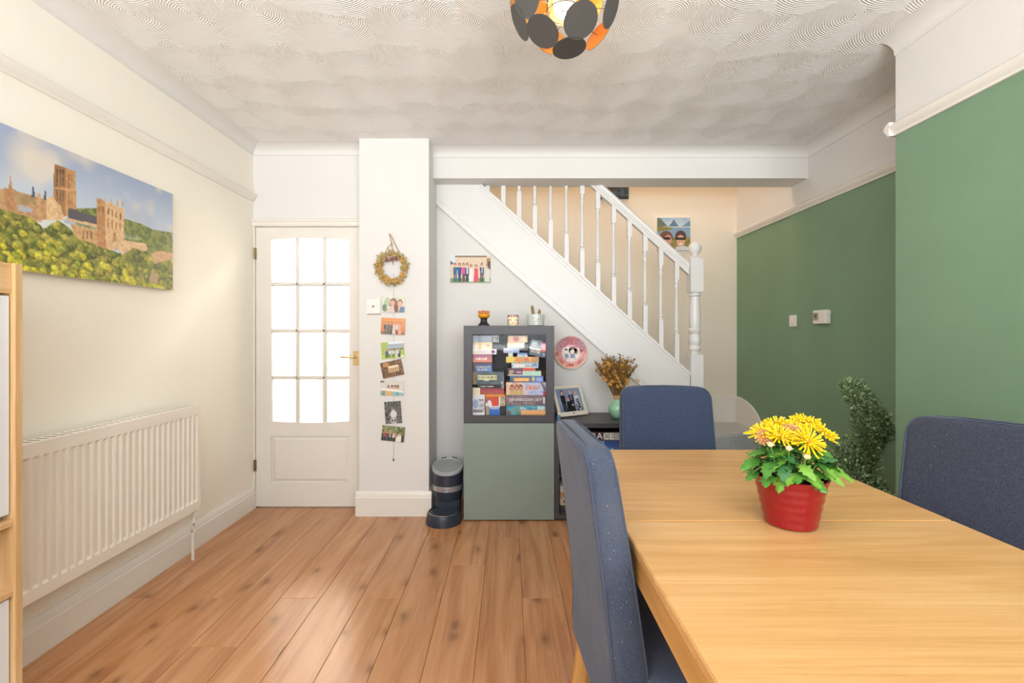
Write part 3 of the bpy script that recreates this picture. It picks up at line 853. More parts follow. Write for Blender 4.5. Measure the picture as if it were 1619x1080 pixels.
for a, b in ((SY0 + .023, ym - .002), (ym + .002, SY1 - .023)):
    MB().box(SX1 - .032, SX1 - .014, a, b, .716, 1.338).build('cupboard_door', WHITEM, un, bevel=.0015)
    MB().box(SX1 - .032, SX1 - .014, a, b, .05, .475).build('cupboard_door', WHITEM, un, bevel=.0015)
MB().box(XL + .03, SX1 - .03, SY0 + .02, SY1 - .02, .03, .05).build('plinth', SHELFY, un)

# ================================================================== big landscape canvas
CZ0, CZ1, CYA, CYB = 1.461, 1.969, 1.27, 2.475
XCV = XL + .032
def cv(x, y):
    s = (CX - x) / -XCV; Y = F_PX / s; Z = EYE + (CY - y) / s
    return ((Y - CYA) / (CYB - CYA), (CZ1 - Z) / (CZ1 - CZ0))
def cz(zx, zy): return cv(zx * .2778, 170 + zy * .2778)
P = Pic(340, 150, '#aab4c8')
P.grad(0, '#9fadca', .35, '#bccada'); P.grad(.35, '#bccada', .75, '#cfdde4')
cl = .5 * P.noise(5, 3) + .3 * P.noise(11, 4) + .2 * P.noise(24, 5)
P.put(np.clip((cl - .47) * 5, 0, 1) * np.clip(1.1 - P.V, 0, 1), '#efdfc9', .85)
cl2 = .6 * P.noise(4, 13) + .4 * P.noise(13, 14)
P.put(np.clip((cl2 - .55) * 4, 0, 1), '#a3aec8', .5)
STN, STD, STL = '#c99a68', '#8a5f3c', '#e6c193'
# far hill
hill = [cz(430, 575), cz(545, 572), cz(710, 635), cz(800, 660), cz(870, 695), cz(980, 712), cz(985, 870), cz(430, 760)]
P.poly(hill, '#6f8040')
# abbey range at left
P.poly([cv(-80, 300), cv(0, 300), cz(30, 455), cz(85, 470), cz(210, 510), cz(270, 530), cz(300, 640), cz(0, 640), cv(-80, 360)], '#b98d62')
P.poly([cz(70, 478), cz(205, 520), cz(215, 560), cz(95, 540)], '#a08a60')
P.poly([cz(100, 555), cz(190, 575), cz(180, 600), cz(105, 588)], '#aeb4bd')
P.poly([cv(-100, 290), cv(-40, 285), cv(-30, 345), cv(-100, 350)], STN)
P.poly([cz(36, 575), cz(46, 480), cz(59, 388), cz(74, 480), cz(88, 580)], '#b07c58')
P.poly([cz(178, 510), cz(188, 432), cz(202, 512)], '#56586a')
P.poly([cz(246, 525), cz(258, 458), cz(268, 528)], '#56586a')
P.poly([cz(210, 650), cz(212, 490), cz(232, 486), cz(236, 655)], '#c59a6c')
# crossing tower
P.poly([cz(302, 610), cz(308, 322), cz(374, 342), cz(372, 620)], '#9c6c44')
P.poly([cz(372, 620), cz(374, 342), cz(428, 362), cz(436, 600)], '#c4915e')
for a in (318, 338, 356):
    P.poly([cz(a, 350), cz(a + 9, 353), cz(a + 9, 450), cz(a, 446)], '#5f4630'); P.poly([cz(a, 470), cz(a + 9, 472), cz(a + 9, 540), cz(a, 538)], '#6d4f34')
for a in (386, 404):
    P.poly([cz(a, 378), cz(a + 9, 381), cz(a + 9, 460), cz(a, 458)], '#94683f'); P.poly([cz(a, 480), cz(a + 9, 480), cz(a + 9, 550), cz(a, 552)], '#9c7046')
P.poly([cz(304, 452), cz(436, 470), cz(436, 476), cz(304, 460)], '#d7a878')
# transept and nave
P.poly([cz(262, 640), cz(264, 515), cz(300, 505), cz(340, 560), cz(362, 640)], STL)
P.poly([cz(318, 560), cz(345, 555), cz(365, 625), cz(330, 620)], '#d6b488')
P.poly([cz(390, 572), cz(552, 622), cz(552, 672), cz(388, 628)], '#5d5a60')
P.poly([cz(380, 625), cz(552, 668), cz(552, 700), cz(380, 650)], '#d9b486')
P.poly([cz(365, 638), cz(548, 685), cz(548, 704), cz(365, 656)], '#b4bac4')
P.poly([cz(400, 660), cz(552, 700), cz(552, 780), cz(430, 745)], '#cda271')
for a in (470, 492, 514):
    P.poly([cz(a, 700), cz(a + 10, 703), cz(a + 10, 750), cz(a, 745)], '#7c5a3a')
# west tower
P.poly([cz(550, 800), cz(552, 516), cz(600, 532), cz(602, 808)], '#b98454')
P.poly([cz(602, 808), cz(600, 532), cz(704, 578), cz(706, 770), cz(640, 815)], STL)
for a in (552, 574, 594, 628, 664, 694):
    P.poly([cz(a, 560), cz(a + 4, 512), cz(a + 10, 560)], STN)
for a, q in ((560, 0), (580, 4), (612, 12), (634, 20), (656, 30), (680, 40)):
    P.poly([cz(a, 560 + q), cz(a + 10, 562 + q), cz(a + 10, 600 + q), cz(a, 598 + q)], '#8c6038'); P.poly([cz(a, 620 + q), cz(a + 9, 622 + q), cz(a + 9, 680 + q * .5), cz(a, 678 + q * .5)], '#a87a4c')
P.poly([cz(640, 770), cz(642, 722), cz(652, 708), cz(662, 722), cz(664, 770)], '#b58a5a')
P.poly([cz(620, 770), cz(700, 755), cz(830, 775), cz(840, 815), cz(700, 830)], '#dfbd92')
P.poly([cz(706, 718), cz(800, 742), cz(800, 758), cz(706, 742)], '#c9ccd0')
P.poly([cz(860, 830), cz(910, 815), cz(985, 830), cz(985, 905), cz(870, 900)], '#cfa882')
# trees
tr = [cv(-120, 335), cz(0, 575), cz(90, 600), cz(200, 640), cz(250, 690), cz(330, 640), cz(400, 690), cz(440, 745), cz(560, 790), cz(700, 835), cz(760, 800), cz(860, 830), cz(880, 890), cz(985, 860), (1.01, 1.02), (-.01, 1.02)]
mk = Pic(340, 150, '#000000'); mk.poly(tr, '#ffffff'); tm = mk.a[..., 0] > .5
hm_ = Pic(340, 150, '#000000'); hm_.poly(hill, '#ffffff')
P.poly(tr, '#7d8434')
P.speck(40, ['#4d5a24', '#757f34', '#97953f', '#a99f48'], .7, 22, tm)
qt = random.Random(9)
blobs = sorted([(qt.uniform(-.02, 1.0), qt.uniform(.45, 1.02)) for _ in range(520)], key=lambda t: t[1])
PALT = ['#6d7a30', '#8a9038', '#a39c42', '#5a6a2a', '#b0a648', '#7c7a3a']
PALY = ['#c9bf34', '#dccf30', '#b5ad38', '#99a034', '#e3d84a']
TMF = tm.astype(float)
for u_, v_ in blobs:
    i_, j_ = min(149, max(0, int(v_ * 149))), min(339, max(0, int(u_ * 339)))
    if not tm[i_, j_]: continue
    yel = v_ > .72 + .30 * u_ - .12 * qt.random()
    c_ = np.array(hexc(qt.choice(PALY if yel and qt.random() < .8 else PALT)))
    ru = qt.uniform(.009, .020); rv = ru * 2.1
    e_ = lambda du, dv, k: ((((P.U - u_ - du) / (ru * k)) ** 2 + ((P.V - v_ - dv) / (rv * k)) ** 2) <= 1) & tm
    P.put(e_(.003, .012, 1.0), tuple(c_ * .55), .8)
    P.put(e_(0, 0, .85), tuple(c_), .9)
    P.put(e_(-.004, -.010, .45), tuple(np.clip(c_ * 1.22, 0, 1)), .7)
P.speck(150, ['#3f4a1e', '#8f963e', '#d6c862'], .22, 23, tm)
stm_ = (~tm) & (P.a[..., 0] > P.a[..., 2] + .12) & (P.V > .2)
P.speck(110, ['#a87c50', '#d0a574', '#edd0a4'], .22, 26, stm_)
hmk = (hm_.a[..., 0] > .5) & ~tm & (P.a[..., 1] > P.a[..., 0])
P.speck(90, ['#4f6130', '#7c8a46', '#93964e'], .6, 24, hmk)
P.poly([cz(850, 965), cz(870, 925), cz(895, 960), cz(900, 1000), cz(860, 995)], '#b89a7c')
cvo = print_slab('canvas_print', P, CYB - CYA, CZ1 - CZ0, .030, PRINT, side='#d8d2c2')
place(cvo, (XCV, (CYA + CYB) / 2, CZ0), (0, 0, PI / 2))
tag(cvo, 'wide landscape canvas of a stone cathedral above green and yellow trees', 'canvas print')

# ================================================================== pillar: switch, wreath, cord of photos
def ppx(x, y, d=0.0): return px(x, y, YP - d) if d == 0 else Vector(((x - CX) * YP / F_PX, YP - d, EYE + (CY - y) * YP / F_PX))
a, b = ppx(580, 496), ppx(602, 473)
sw_ = thing('light_switch', ((a.x + b.x) / 2, YP, a.z), 'square white switch plate with a toggle and two screws on the pillar', 'switch')
pl_ = MB().box(a.x, b.x, YP - .010, YP, a.z, b.z).build('switch_plate', PLASTICW, sw_, bevel=.003)
cxs, czs = (a.x + b.x) / 2, (a.z + b.z) / 2
MB().lathe([(.009, 0), (.009, .003), (.006, .012), (.005, .014)], 0, 0, 0, 12).xform(Matrix.Translation((cxs, YP - .010, czs)) @ Matrix.Rotation(R(100), 4, 'X')).build('toggle', STEEL, sw_, smooth=35)
for s in (-1, 1):
    MB().lathe([(.0045, 0), (.0045, .0015), (.002, .002)], 0, 0, 0, 10).xform(Matrix.Translation((cxs + s * .03, YP - .0098, czs)) @ Matrix.Rotation(R(90), 4, 'X')).build('screw', STEEL, sw_)
# the lip of the loose lower edge of the plate
MB().prism([(YP - .010, a.z), (YP, a.z), (YP, a.z - .008), (YP - .004, a.z - .008)], 'X', a.x + .004, b.x).build('back_box', M('shadow_grey_plastic', '#bdb8b2', .5), sw_)

wc = ppx(621, 424)
wr = thing('wreath', (wc.x, YP - .02, wc.z - .11), 'small wreath of dried tan leaves and roses on the pillar', 'wreath')
TWIG = M('dry_twig', '#8a6a3e', .8); DRYL = M('dry_leaf', '#b59a62', .75, var=.45, vscale=60); DRYG = M('dry_rose', '#cf9f52', .75, var=.4, vscale=70)
PINKD = M('dry_plum_flower', '#9c6f66', .8, var=.2)
rg = MB()
for q in range(3):
    rg.tube([(wc.x + (.083 + .006 * math.sin(5 * t + q * 2)) * math.cos(t), YP - .014 + .006 * math.cos(4 * t + q * 2.1), wc.z + (.088 + .006 * math.sin(5 * t + q * 2)) * math.sin(t)) for t in [2 * PI * k / 40 for k in range(41)]], .0025, 5)
rg.build('twig_ring', TWIG, wr)
rd = random.Random(3)
def leafquad(mb, p, d, nrm, L, w, curl=.25):
    d = Vector(d).normalized(); s = d.cross(Vector(nrm)).normalized(); nn = s.cross(d)
    pts = []
    for t, ww in ((0, .15), (.35, 1), (.7, .75), (1, .05)):
        c = Vector(p) + d * L * t + nn * curl * L * t * t
        pts += [c - s * w * ww * .5, c + nn * w * .12, c + s * w * ww * .5]
    mb.add(pts, [f for k in range(3) for f in ((3 * k, 3 * k + 1, 3 * k + 4, 3 * k + 3), (3 * k + 1, 3 * k + 2, 3 * k + 5, 3 * k + 4))])
lv = MB()
for k in range(270):
    t = rd.uniform(0, 2 * PI); rr = rd.uniform(.072, .104)
    p = (wc.x + rr * math.cos(t), YP - rd.uniform(.008, .04), wc.z + rr * 1.05 * math.sin(t))
    ta = t + PI / 2 * rd.choice((-1, 1)) + rd.uniform(-1.0, 1.0)
    leafquad(lv, p, (math.cos(ta) + .5 * math.cos(t) * rd.random(), rd.uniform(-.5, .05), math.sin(ta) + .5 * math.sin(t) * rd.random()), (0, -1, 0), rd.uniform(.02, .042), rd.uniform(.007, .014), rd.uniform(-.2, .4))
o = lv.build('dried_leaves', DRYL, wr); o['kind'] = 'stuff'
def rose(mb, c, r, n=16, ax=(0, -1, 0)):
    ax = Vector(ax).normalized()
    u = ax.orthogonal().normalized(); v = ax.cross(u)
    for k in range(n):
        f = k / n; an = k * 2.4; d = u * math.cos(an) + v * math.sin(an)
        leafquad(mb, Vector(c) + d * r * .15, d * (.4 + f) + ax * (1.1 - f), ax, r * (.6 + .5 * f), r * .7, -.1)
for tx, tz, r in ((-.075, -.02, .022), (-.06, -.065, .024), (-.02, -.088, .024), (.03, -.085, .02), (.072, -.05, .02), (-.085, .02, .018), (.086, .0, .018), (.075, .05, .017)):
    m_ = MB(); rose(m_, (wc.x + tx, YP - .03, wc.z + tz), r); m_.build('dried_rose', DRYG, wr)
for tx, tz in ((.0, .055), (.03, .058), (-.03, .05)):
    m_ = MB(); rose(m_, (wc.x + tx, YP - .028, wc.z + tz), .016); m_.build('dried_flower', PINKD, wr)
rb = MB()
rb.tube([(wc.x + .005, YP - .012, wc.z + .02), (wc.x, YP - .012, wc.z + .13), (wc.x - .012, YP - .012, wc.z + .20), (wc.x - .022, YP - .012, wc.z + .225), (wc.x - .018, YP - .012, wc.z + .232), (wc.x + .002, YP - .012, wc.z + .20), (wc.x + .018, YP - .012, wc.z + .16), (wc.x + .05, YP - .014, wc.z + .10)], .0028, 6)
rb.tube([(wc.x, YP - .01, wc.z + .17), (wc.x - .03, YP - .012, wc.z + .14), (wc.x - .06, YP - .014, wc.z + .08)], .0022, 6)
rb.build('hanging_loop', M('raffia', '#b4925c', .8), wr, smooth=True)

ph_x = (622.5 - CX) * YP / F_PX
cord = thing('hanging_cord', (ph_x, YP - .004, EYE + (CY - 728) * YP / F_PX), 'thin hanging photo cord with a small steel weight', 'cord')
MB().tube([(ph_x, YP - .004, EYE + (CY - 432) * YP / F_PX), (ph_x, YP - .004, EYE + (CY - 724) * YP / F_PX)], .0013, 6).build('cord_line', M('grey_cord', '#c2b7a8', .7), cord)
MB().lathe([(.003, 0), (.0065, .003), (.0065, .017), (.003, .02)], ph_x, YP - .008, EYE + (CY - 729) * YP / F_PX, 12).build('weight', STEEL, cord, smooth=35)

def crowd(p, seed, n, v0, v1, cols, wd=.06, u0=.1, u1=.9, skirt=.3):
    q = random.Random(seed)
    for k in range(n):
        u = u0 + (u1 - u0) * (k + .5) / n + q.uniform(-.02, .02)
        p.person(u, v0 + q.uniform(-.04, .05), v1 + q.uniform(-.03, .03), q.choice(cols), q.choice(['#2b2f3a', '#3a4456', '#4a4038']), q.choice(['#3a2a20', '#6b4a30', '#b08a5a']), wd=wd, skirt=q.random() < skirt)
    return p
def pic_card(k):
    if k == 0:
        p = Pic(48, 32, '#dfe0cf'); p.speck(8, ['#c9d0b4', '#e9e6da', '#a9b596'], .8, 31); p.ell(.12, .7, .1, .25, '#6f8068')
        p.ell(.52, .42, .17, .36, '#8a5d48'); p.ell(.48, .4, .10, .2, '#d9a890'); p.ell(.45, .88, .2, .3, '#d8bfb8'); p.ell(.64, .75, .09, .4, '#7a5040')
        p.ell(.80, .4, .13, .26, '#8f7350'); p.ell(.80, .48, .11, .22, '#dcab94'); p.ell(.90, .9, .14, .28, '#5f7796')
    elif k == 1:
        p = Pic(48, 36, '#d98c4e'); p.grad(0, '#e39a56', 1, '#c97b4a'); p.rect(0, .85, 1, 1, '#9a6a50')
        for u, c, s in ((.17, '#4a556e', 0), (.3, '#3f6f66', 1), (.42, '#5a5568', 0), (.54, '#e0c6c4', 1), (.66, '#cfd0d4', 0), (.78, '#e2a07e', 1)):
            p.person(u, .25, .98, c, '#39414f', wd=.075, skirt=bool(s))
    elif k == 2:
        p = Pic(48, 36, '#a9bf5a'); p.poly([(.25, .2), (1, 0), (1, .35), (.45, .55), (.25, .4)], '#a7b0ba'); p.rect(.3, 0, 1, .12, '#e8edf0'); p.rect(0, .75, 1, 1, '#b5cf52'); p.rect(.3, .42, .95, .5, '#5c564e')
        crowd(p, 5, 8, .42, .95, ['#3f5c8a', '#c8cbd8', '#4c6fa5', '#e0d6cc', '#5a6a7a'], .06, .15, .85, .2); p.rect(.82, .86, .96, .97, '#eef0e4')
    elif k == 3:
        p = Pic(48, 36, '#7a5a42'); p.speck(12, ['#5f4634', '#7a5a42', '#8f6c4e'], .8, 33); p.ell(.25, .18, .15, .14, '#c98f58')
        for u in (.36, .44, .52, .60, .69, .78):
            p.rect(u - .022, .36, u + .022, .72, '#f2cfa0'); p.ell(u, .38, .04, .09, '#f6deb8')
    elif k == 4:
        p = Pic(48, 32, '#d9d6ce'); p.rect(0, 0, .16, .12, '#6e6a66'); p.rect(0, .66, 1, 1, '#9fc3c4'); p.rect(.05, .7, .2, 1, '#8f9a92'); p.rect(.24, .62, .46, 1, '#e6b868'); p.rect(.64, .66, .8, 1, '#7fb0b2')
        for u in (.34, .5, .63, .74): p.ell(u, .42, .055, .14, '#6a4a3c'); p.ell(u, .48, .04, .1, '#d8a98e')
        p.poly([(0, .5), (.6, .62), (1, .7), (1, .82), (.5, .72), (0, .62)], '#f7f5f0')
    elif k == 5:
        p = Pic(40, 54, '#585858'); p.speck(14, ['#3c3c3c', '#6a6a6a', '#8d8d8d', '#555555'], .9, 35)
        p.ell(.5, .38, .1, .09, '#c8c8c8'); p.ell(.5, .34, .1, .05, '#8a8a8a'); p.ell(.52, .58, .2, .17, '#d9d9d9'); p.ell(.5, .88, .2, .16, '#bdbdbd'); p.ell(.42, .86, .06, .05, '#4a4a4a'); p.ell(.6, .86, .06, .05, '#4a4a4a')
    else:
        p = Pic(52, 36, '#8d9468'); p.speck(14, ['#5e6a40', '#a8a884', '#7d8a58'], .9, 36)
        crowd(p, 8, 9, .36, 1.0, ['#b05050', '#7a4048', '#e8e0dc', '#4a5570', '#c8a0a0', '#3a3a44'], .055, .02, .62, .3); p.ell(.78, .62, .09, .14, '#d8b8a0'); p.ell(.78, .88, .15, .28, '#f0ece6'); p.ell(.93, .8, .06, .3, '#4e4a46')
    return p
cards = [(622, 482, 36, 24, 0, 'faded photo of two close-up faces, topmost on the hanging cord'), (622, 516, 38, 26, -3, 'orange-toned photo of a party group on the hanging cord'), (621.5, 553.5, 36, 26, 4, 'photo of a group on a green lawn on the hanging cord'),
         (620.5, 583, 34, 25, 12, 'dark brown photo of a lit group tilted on the hanging cord'), (620.5, 613.5, 37, 23, 0, 'pale photo with a white flare across it on the hanging cord'), (622, 652, 26, 35, 4, 'upright black-and-white photo on the hanging cord'), (622, 685.5, 36, 24, -6, 'photo of a crowd with a white-clad figure, lowest on the hanging cord')]
for k, (x, y, w_, h_, roll, lab) in enumerate(cards):
    sw2, sh2 = w_ * YP / F_PX, h_ * YP / F_PX
    o = print_slab('photo_print', pic_card(k), sw2, sh2, .0012, GLOSSPRINT)
    c = ppx(x, y, .008)
    up = Vector((math.sin(R(-roll)), 0, math.cos(R(roll))))
    place(o, c - up * sh2 / 2, (0, R(-roll), 0))
    tag(o, lab, 'photo', 'photos on the hanging cord')

# ================================================================== wall canvases by the stairs, plate
p = Pic(90, 60, '#e4cbb0'); p.speck(20, ['#e6ceb4', '#dcc0a2', '#e9d6c0'], .6, 41); p.rect(0, 0, .12, .30, '#dfe3ea'); p.poly([(0, .18), (.1, .3), (0, .34)], '#6a6670'); p.rect(.12, 0, .9, .06, '#8a7462'); p.rect(.9, .1, 1, .5, '#a8845c'); p.rect(.94, .22, 1, .5, '#5a4a3a')
p.rect(0, .84, 1, 1, '#7f9a52')
for u, b_, l_, s in ((.12, '#2f6796', '#2a4f80', 0), (.23, '#2f4f8a', '#2a4070', 0), (.33, '#e0559a', '#6a4a4a', 0), (.42, '#cfd0d6', '#2f3a52', 0), (.52, '#ece8e2', '#fff', 1), (.645, '#e05070', '#fff', 1), (.79, '#33445f', '#2a3448', 0), (.92, '#d9d8d4', '#fff', 1)):
    p.person(u, .27 if not s else .33, .97, b_, l_ if l_ != '#fff' else '#dddddd', wd=.075, skirt=bool(s), hair='#4a3028')
p.rect(.37, .45, .395, .75, '#2f3a52'); p.rect(.445, .45, .47, .75, '#2f3a52'); p.rect(.785, .42, .805, .66, '#c9dcf0')
o = print_slab('canvas_print', p, 63 * YS / F_PX, 42 * YS / F_PX, .018)
place(o, px(744, 447, YS) + Vector((0, -.0185, 0)))
tag(o, 'small canvas of a wedding party before a brick wall under the stair string', 'canvas print')
p = Pic(70, 70, '#9fb6cc'); p.grad(0, '#8fb0cf', .28, '#c3d2de'); p.speck(6, ['#b7cbdc', '#d6dfe6'], .4, 43, p.V < .28)
p.poly([(.3, .3), (.42, .18), (.5, .05), (.58, .17), (.68, .3)], '#5f7f9c'); p.poly([(.66, .3), (.85, .2), (1, .08), (1, .3)], '#75909f'); p.poly([(0, 0), (.1, .02), (.34, .3), (0, .3)], '#6c7468')
p.rect(0, .28, 1, .62, '#86a4bf'); p.rect(0, .27, 1, .30, '#d0dae2'); p.poly([(0, .26), (.48, .30), (.45, .36), (0, .42)], '#8c8440'); p.rect(0, .6, 1, 1, '#9a8c48'); p.speck(26, ['#6f6a34', '#a89a4e', '#7f8a48'], .7, 44, p.V > .58)
p.ell(.27, .60, .2, .2, '#7a4c40'); p.ell(.33, .68, .11, .16, '#cf9a86'); p.ell(.30, .63, .12, .04, '#2a2024')
p.ell(.71, .56, .165, .17, '#5a4038'); p.ell(.71, .72, .13, .19, '#dba68c'); p.rect(.55, .60, .86, .68, '#2a1e22'); p.ell(.71, .80, .06, .035, '#f0e0d8'); p.poly([(.52, 1), (.58, .88), (.85, .86), (1, .92), (1, 1)], '#d5d8e0')
o = print_slab('canvas_print', p, 52 * YH / F_PX, 52 * YH / F_PX, .02)
place(o, px(1064, 397, YH) + Vector((0, -.0205, 0)))
tag(o, 'square canvas of two smiling hikers before a mountain lake behind the handrail', 'canvas print')
p = Pic(40, 40, '#3c4c60'); p.speck(9, ['#2f3d4e', '#465a72', '#53697f'], .8, 45); p.ell(.25, .55, .3, .25, '#4a4436'); p.rect(0, .9, 1, 1, '#2a3038')
o = print_slab('canvas_print', p, .27, .27, .02, side='#2a3038')
place(o, (px(970.5, 315, YH).x, YH - .0205, px(970, 315, YH).z))
tag(o, 'dark blue canvas on the hall wall half hidden by the beam', 'canvas print')

# hand painted plate
pc = px(902, 557, YS); PR = .1235
platt = thing('ceramic_plate', (pc.x, YS - .002, pc.z - PR), 'round pink hand-painted plate hung beside the tall cabinet', 'plate')
prof = [(0.0, .008), (.060, .008), (.072, .010), (.10, .018), (PR, .026), (PR, .022), (.10, .013), (.06, .0), (0.0, .0)]
seg = 72; rr_ = [0.0001, .012, .024, .036, .048, .060, .068, .076, .085, .094, .103, .112, .119, PR]
def pdepth(r):
    for (a0, d0), (a1, d1) in zip(prof[:4], prof[1:5]):
        if a0 <= r <= a1 + 1e-9: return d0 + (d1 - d0) * (r - a0) / (a1 - a0)
    return .026
def plate_col(x, z):
    r = math.hypot(x, z); q = mnoise.noise(Vector((x * 60, z * 60, 1))) ; q2 = mnoise.noise(Vector((x * 130, z * 130, 4)))
    base = np.array(hexc('#dd9aa0')) if z > 0 else np.array(hexc('#f0aa98'))
    t = min(1, max(0, (z + PR) / (2 * PR)))
    base = np.array(hexc('#f2ab96')) * (1 - t) + np.array(hexc('#d58a98')) * t
    if r < .07 and z < .035: base = np.array(hexc('#f0d9d2'))
    if r > .075 and z > .01 and abs(x) > .04: base = base * .55 + np.array(hexc('#c3a6bd')) * .45
    base = base + .10 * q + .05 * q2
    if r > PR - .006: base = np.array(hexc('#e6cdb4'))
    return np.clip(base, 0, 1)
vs, cs, fs = [], [], []
NR = 30
for k in range(NR):
    r = PR * (k + .02) / (NR - 1) if k < NR - 1 else PR
    for i in range(seg):
        t = 2 * PI * i / seg; x, z = r * math.cos(t), r * math.sin(t)
        vs.append((pc.x + x, YS - .004 - pdepth(r), pc.z + z)); cs.append(plate_col(x, z))
n0 = len(vs)
for r, d in ((PR, .022), (.10, .010), (.06, .0), (.0001, .0)):
    for i in range(seg):
        t = 2 * PI * i / seg
        vs.append((pc.x + r * math.cos(t), YS - .003 - d, pc.z + r * math.sin(t))); cs.append(hexc('#ead2bc'))
tot = NR + 4
for k in range(tot - 1):
    for i in range(seg):
        j = (i + 1) % seg; fs.append((k * seg + i, k * seg + j, (k + 1) * seg + j, (k + 1) * seg + i))
mb = MB().add(vs, fs)
po = mb.build('plate_body', GLOSSPRINT, platt, smooth=40)
ca = po.data.color_attributes.new('Col', 'FLOAT_COLOR', 'POINT')
ca.data.foreach_set('color', np.hstack([lin(np.array(cs)), np.ones((len(cs), 1))]).astype(np.float32).ravel())
def flat(mbx, pts, y): return mbx.add([(pc.x + x, y, pc.z + z) for x, z in pts], [tuple(range(len(pts)))])
def disc(mbx, x, z, rx, rz, y, n=14): return flat(mbx, [(x + rx * math.cos(2 * PI * k / n), z + rz * math.sin(2 * PI * k / n)) for k in range(n)], y)
yp = YS - .0135
skin_ = M('glaze_cream', '#f6e6de', .3); brown_ = M('glaze_brown', '#7a5a3c', .35); blue_ = M('glaze_blue', '#7796bc', .35); red_ = M('glaze_red', '#b8282e', .35); darkg = M('glaze_dark', '#3a3236', .35); coral_ = M('glaze_coral', '#b83c30', .35)
m_ = MB(); disc(m_, .016, .018, .030, .024, yp); disc(m_, .036, .008, .018, .020, yp); disc(m_, -.002, .012, .012, .020, yp); m_.build('painted_hair', brown_, po)
m_ = MB(); disc(m_, -.032, .006, .017, .018, yp - .0002); disc(m_, .012, .006, .017, .016, yp - .0002); m_.build('painted_faces', skin_, po)
m_ = MB(); disc(m_, -.034, .021, .013, .007, yp - .0004); m_.build('painted_short_hair', darkg, po)
m_ = MB(); flat(m_, [(-.044, -.012), (-.02, -.012), (-.016, -.042), (-.044, -.042)], yp - .0003); flat(m_, [(.0, -.012), (.026, -.012), (.03, -.042), (-.004, -.042)], yp - .0003); m_.build('painted_clothes', blue_, po)
m_ = MB(); flat(m_, [(-.04, -.012), (-.03, -.02), (-.022, -.012)], yp - .0006); m_.build('painted_scarf', red_, po)
m_ = MB(); flat(m_, [(-.045, -.05), (-.03, -.046), (-.032, -.056)], yp - .0004); flat(m_, [(.03, -.052), (.042, -.044), (.04, -.055)], yp - .0004); m_.build('painted_shoes', darkg, po)
for hx_, hz_, ht in ((-.105, -.01, 12), (.078, .012, -20)):
    m_ = MB(); pts = [(.0, -.015), (.012, .0), (.011, .009), (.005, .011), (0, .006), (-.005, .011), (-.011, .009), (-.012, 0)]
    c_, s_ = math.cos(R(ht)), math.sin(R(ht))
    flat(m_, [(hx_ + x * c_ - z * s_, hz_ + x * s_ + z * c_) for x, z in pts], YS - .006 - pdepth(math.hypot(hx_, hz_)) - .004)
    m_.build('painted_heart', red_, po)
for k, ch in enumerate('LEA  JANE  2022'):
    if ch == ' ': continue
    an = R(-148 + 116 * k / 14); r = .096
    lt = lettering(ch, .029, coral_, platt, (r * math.cos(an), -.002 - pdepth(r) - .0075, PR + r * math.sin(an)), (PI / 2, -(an + PI / 2), 0))

# ================================================================== cabinets
KX0, KX1, KY, KB = -.299, .297, 3.075, YS - .024
dc = thing('base_cabinet', ((KX0 + KX1) / 2, (KY + KB) / 2, 0), 'cabinet with a plain sage green door under the glass display cabinet', 'cabinet')
def carcass(t, x0, x1, z0, z1, y0, y1, th=.018):
    MB().box(x0, x0 + th, y0, y1, z0, z1).build('side_panel', BLACKB, t)
    MB().box(x1 - th, x1, y0, y1, z0, z1).build('side_panel', BLACKB, t)
    MB().box(x0 + th, x1 - th, y0, y1, z1 - th, z1).build('top_panel', BLACKH, t)
    MB().box(x0 + th, x1 - th, y0, y1, z0, z0 + th).build('bottom_panel', BLACKH, t)
    MB().box(x0 + th, x1 - th, y1 - .008, y1, z0 + th, z1 - th).build('back_panel', BLACKB, t)
ZK1, ZK2 = .644, 1.284
carcass(dc, KX0, KX1, .012, ZK1, KY + .02, KB)
MB().box(KX0 + .001, KX1 - .001, KY, KY + .018, .008, ZK1 - .002).build('cabinet_door', SAGE, dc, bevel=.0015)
for x in (KX0 + .05, KX1 - .05):
    for y in (KY + .08, KB - .06):
        MB().box(x - .02, x + .02, y - .02, y + .02, 0, .012).build('foot', BLACKB, dc)
dk = thing('display_cabinet', ((KX0 + KX1) / 2, (KY + KB) / 2, ZK1), 'dark display cabinet with a glass door full of board games', 'cabinet')
carcass(dk, KX0, KX1, ZK1, ZK2, KY + .02, KB)
gx_0, gx_1 = (746.5 - CX) * KY / F_PX, (863.5 - CX) * KY / F_PX
gz_1, gz_0 = EYE + (CY - 529) * KY / F_PX, EYE + (CY - 657) * KY / F_PX
df = MB().box(KX0, gx_0, KY, KY + .018, ZK1 + .002, ZK2).build('door_stile', BLACKB, dk, bevel=.001)
MB().box(gx_1, KX1, KY, KY + .018, ZK1 + .002, ZK2).build('door_stile', BLACKB, dk, bevel=.001)
MB().box(gx_0, gx_1, KY + .001, KY + .018, gz_1, ZK2).build('door_rail', BLACKH, dk, bevel=.001)
MB().box(gx_0, gx_1, KY + .001, KY + .018, ZK1 + .002, gz_0).build('door_rail', BLACKH, dk, bevel=.001)
MB().box(gx_0, gx_1, KY + .010, KY + .014, gz_0, gz_1).build('glass_pane', GLASS, dk)
lc = thing('low_cabinet', (.297 + .31, (KY + KB) / 2, 0), 'low open black-brown cabinet of games beside the sage green door', 'cabinet')
LX0, LX1 = .299, .925
carcass(lc, LX0, LX1, .012, ZK1 - .002, KY, KB, .03)
MB().box(LX0 + .03, LX1 - .03, KY + .02, KB - .01, .286, .304).build('shelf', BLACKH, lc)
for x in (LX0 + .05, LX1 - .05):
    for y in (KY + .08, KB - .06):
        MB().box(x - .02, x + .02, y - .02, y + .02, 0, .012).build('foot', BLACKB, lc)

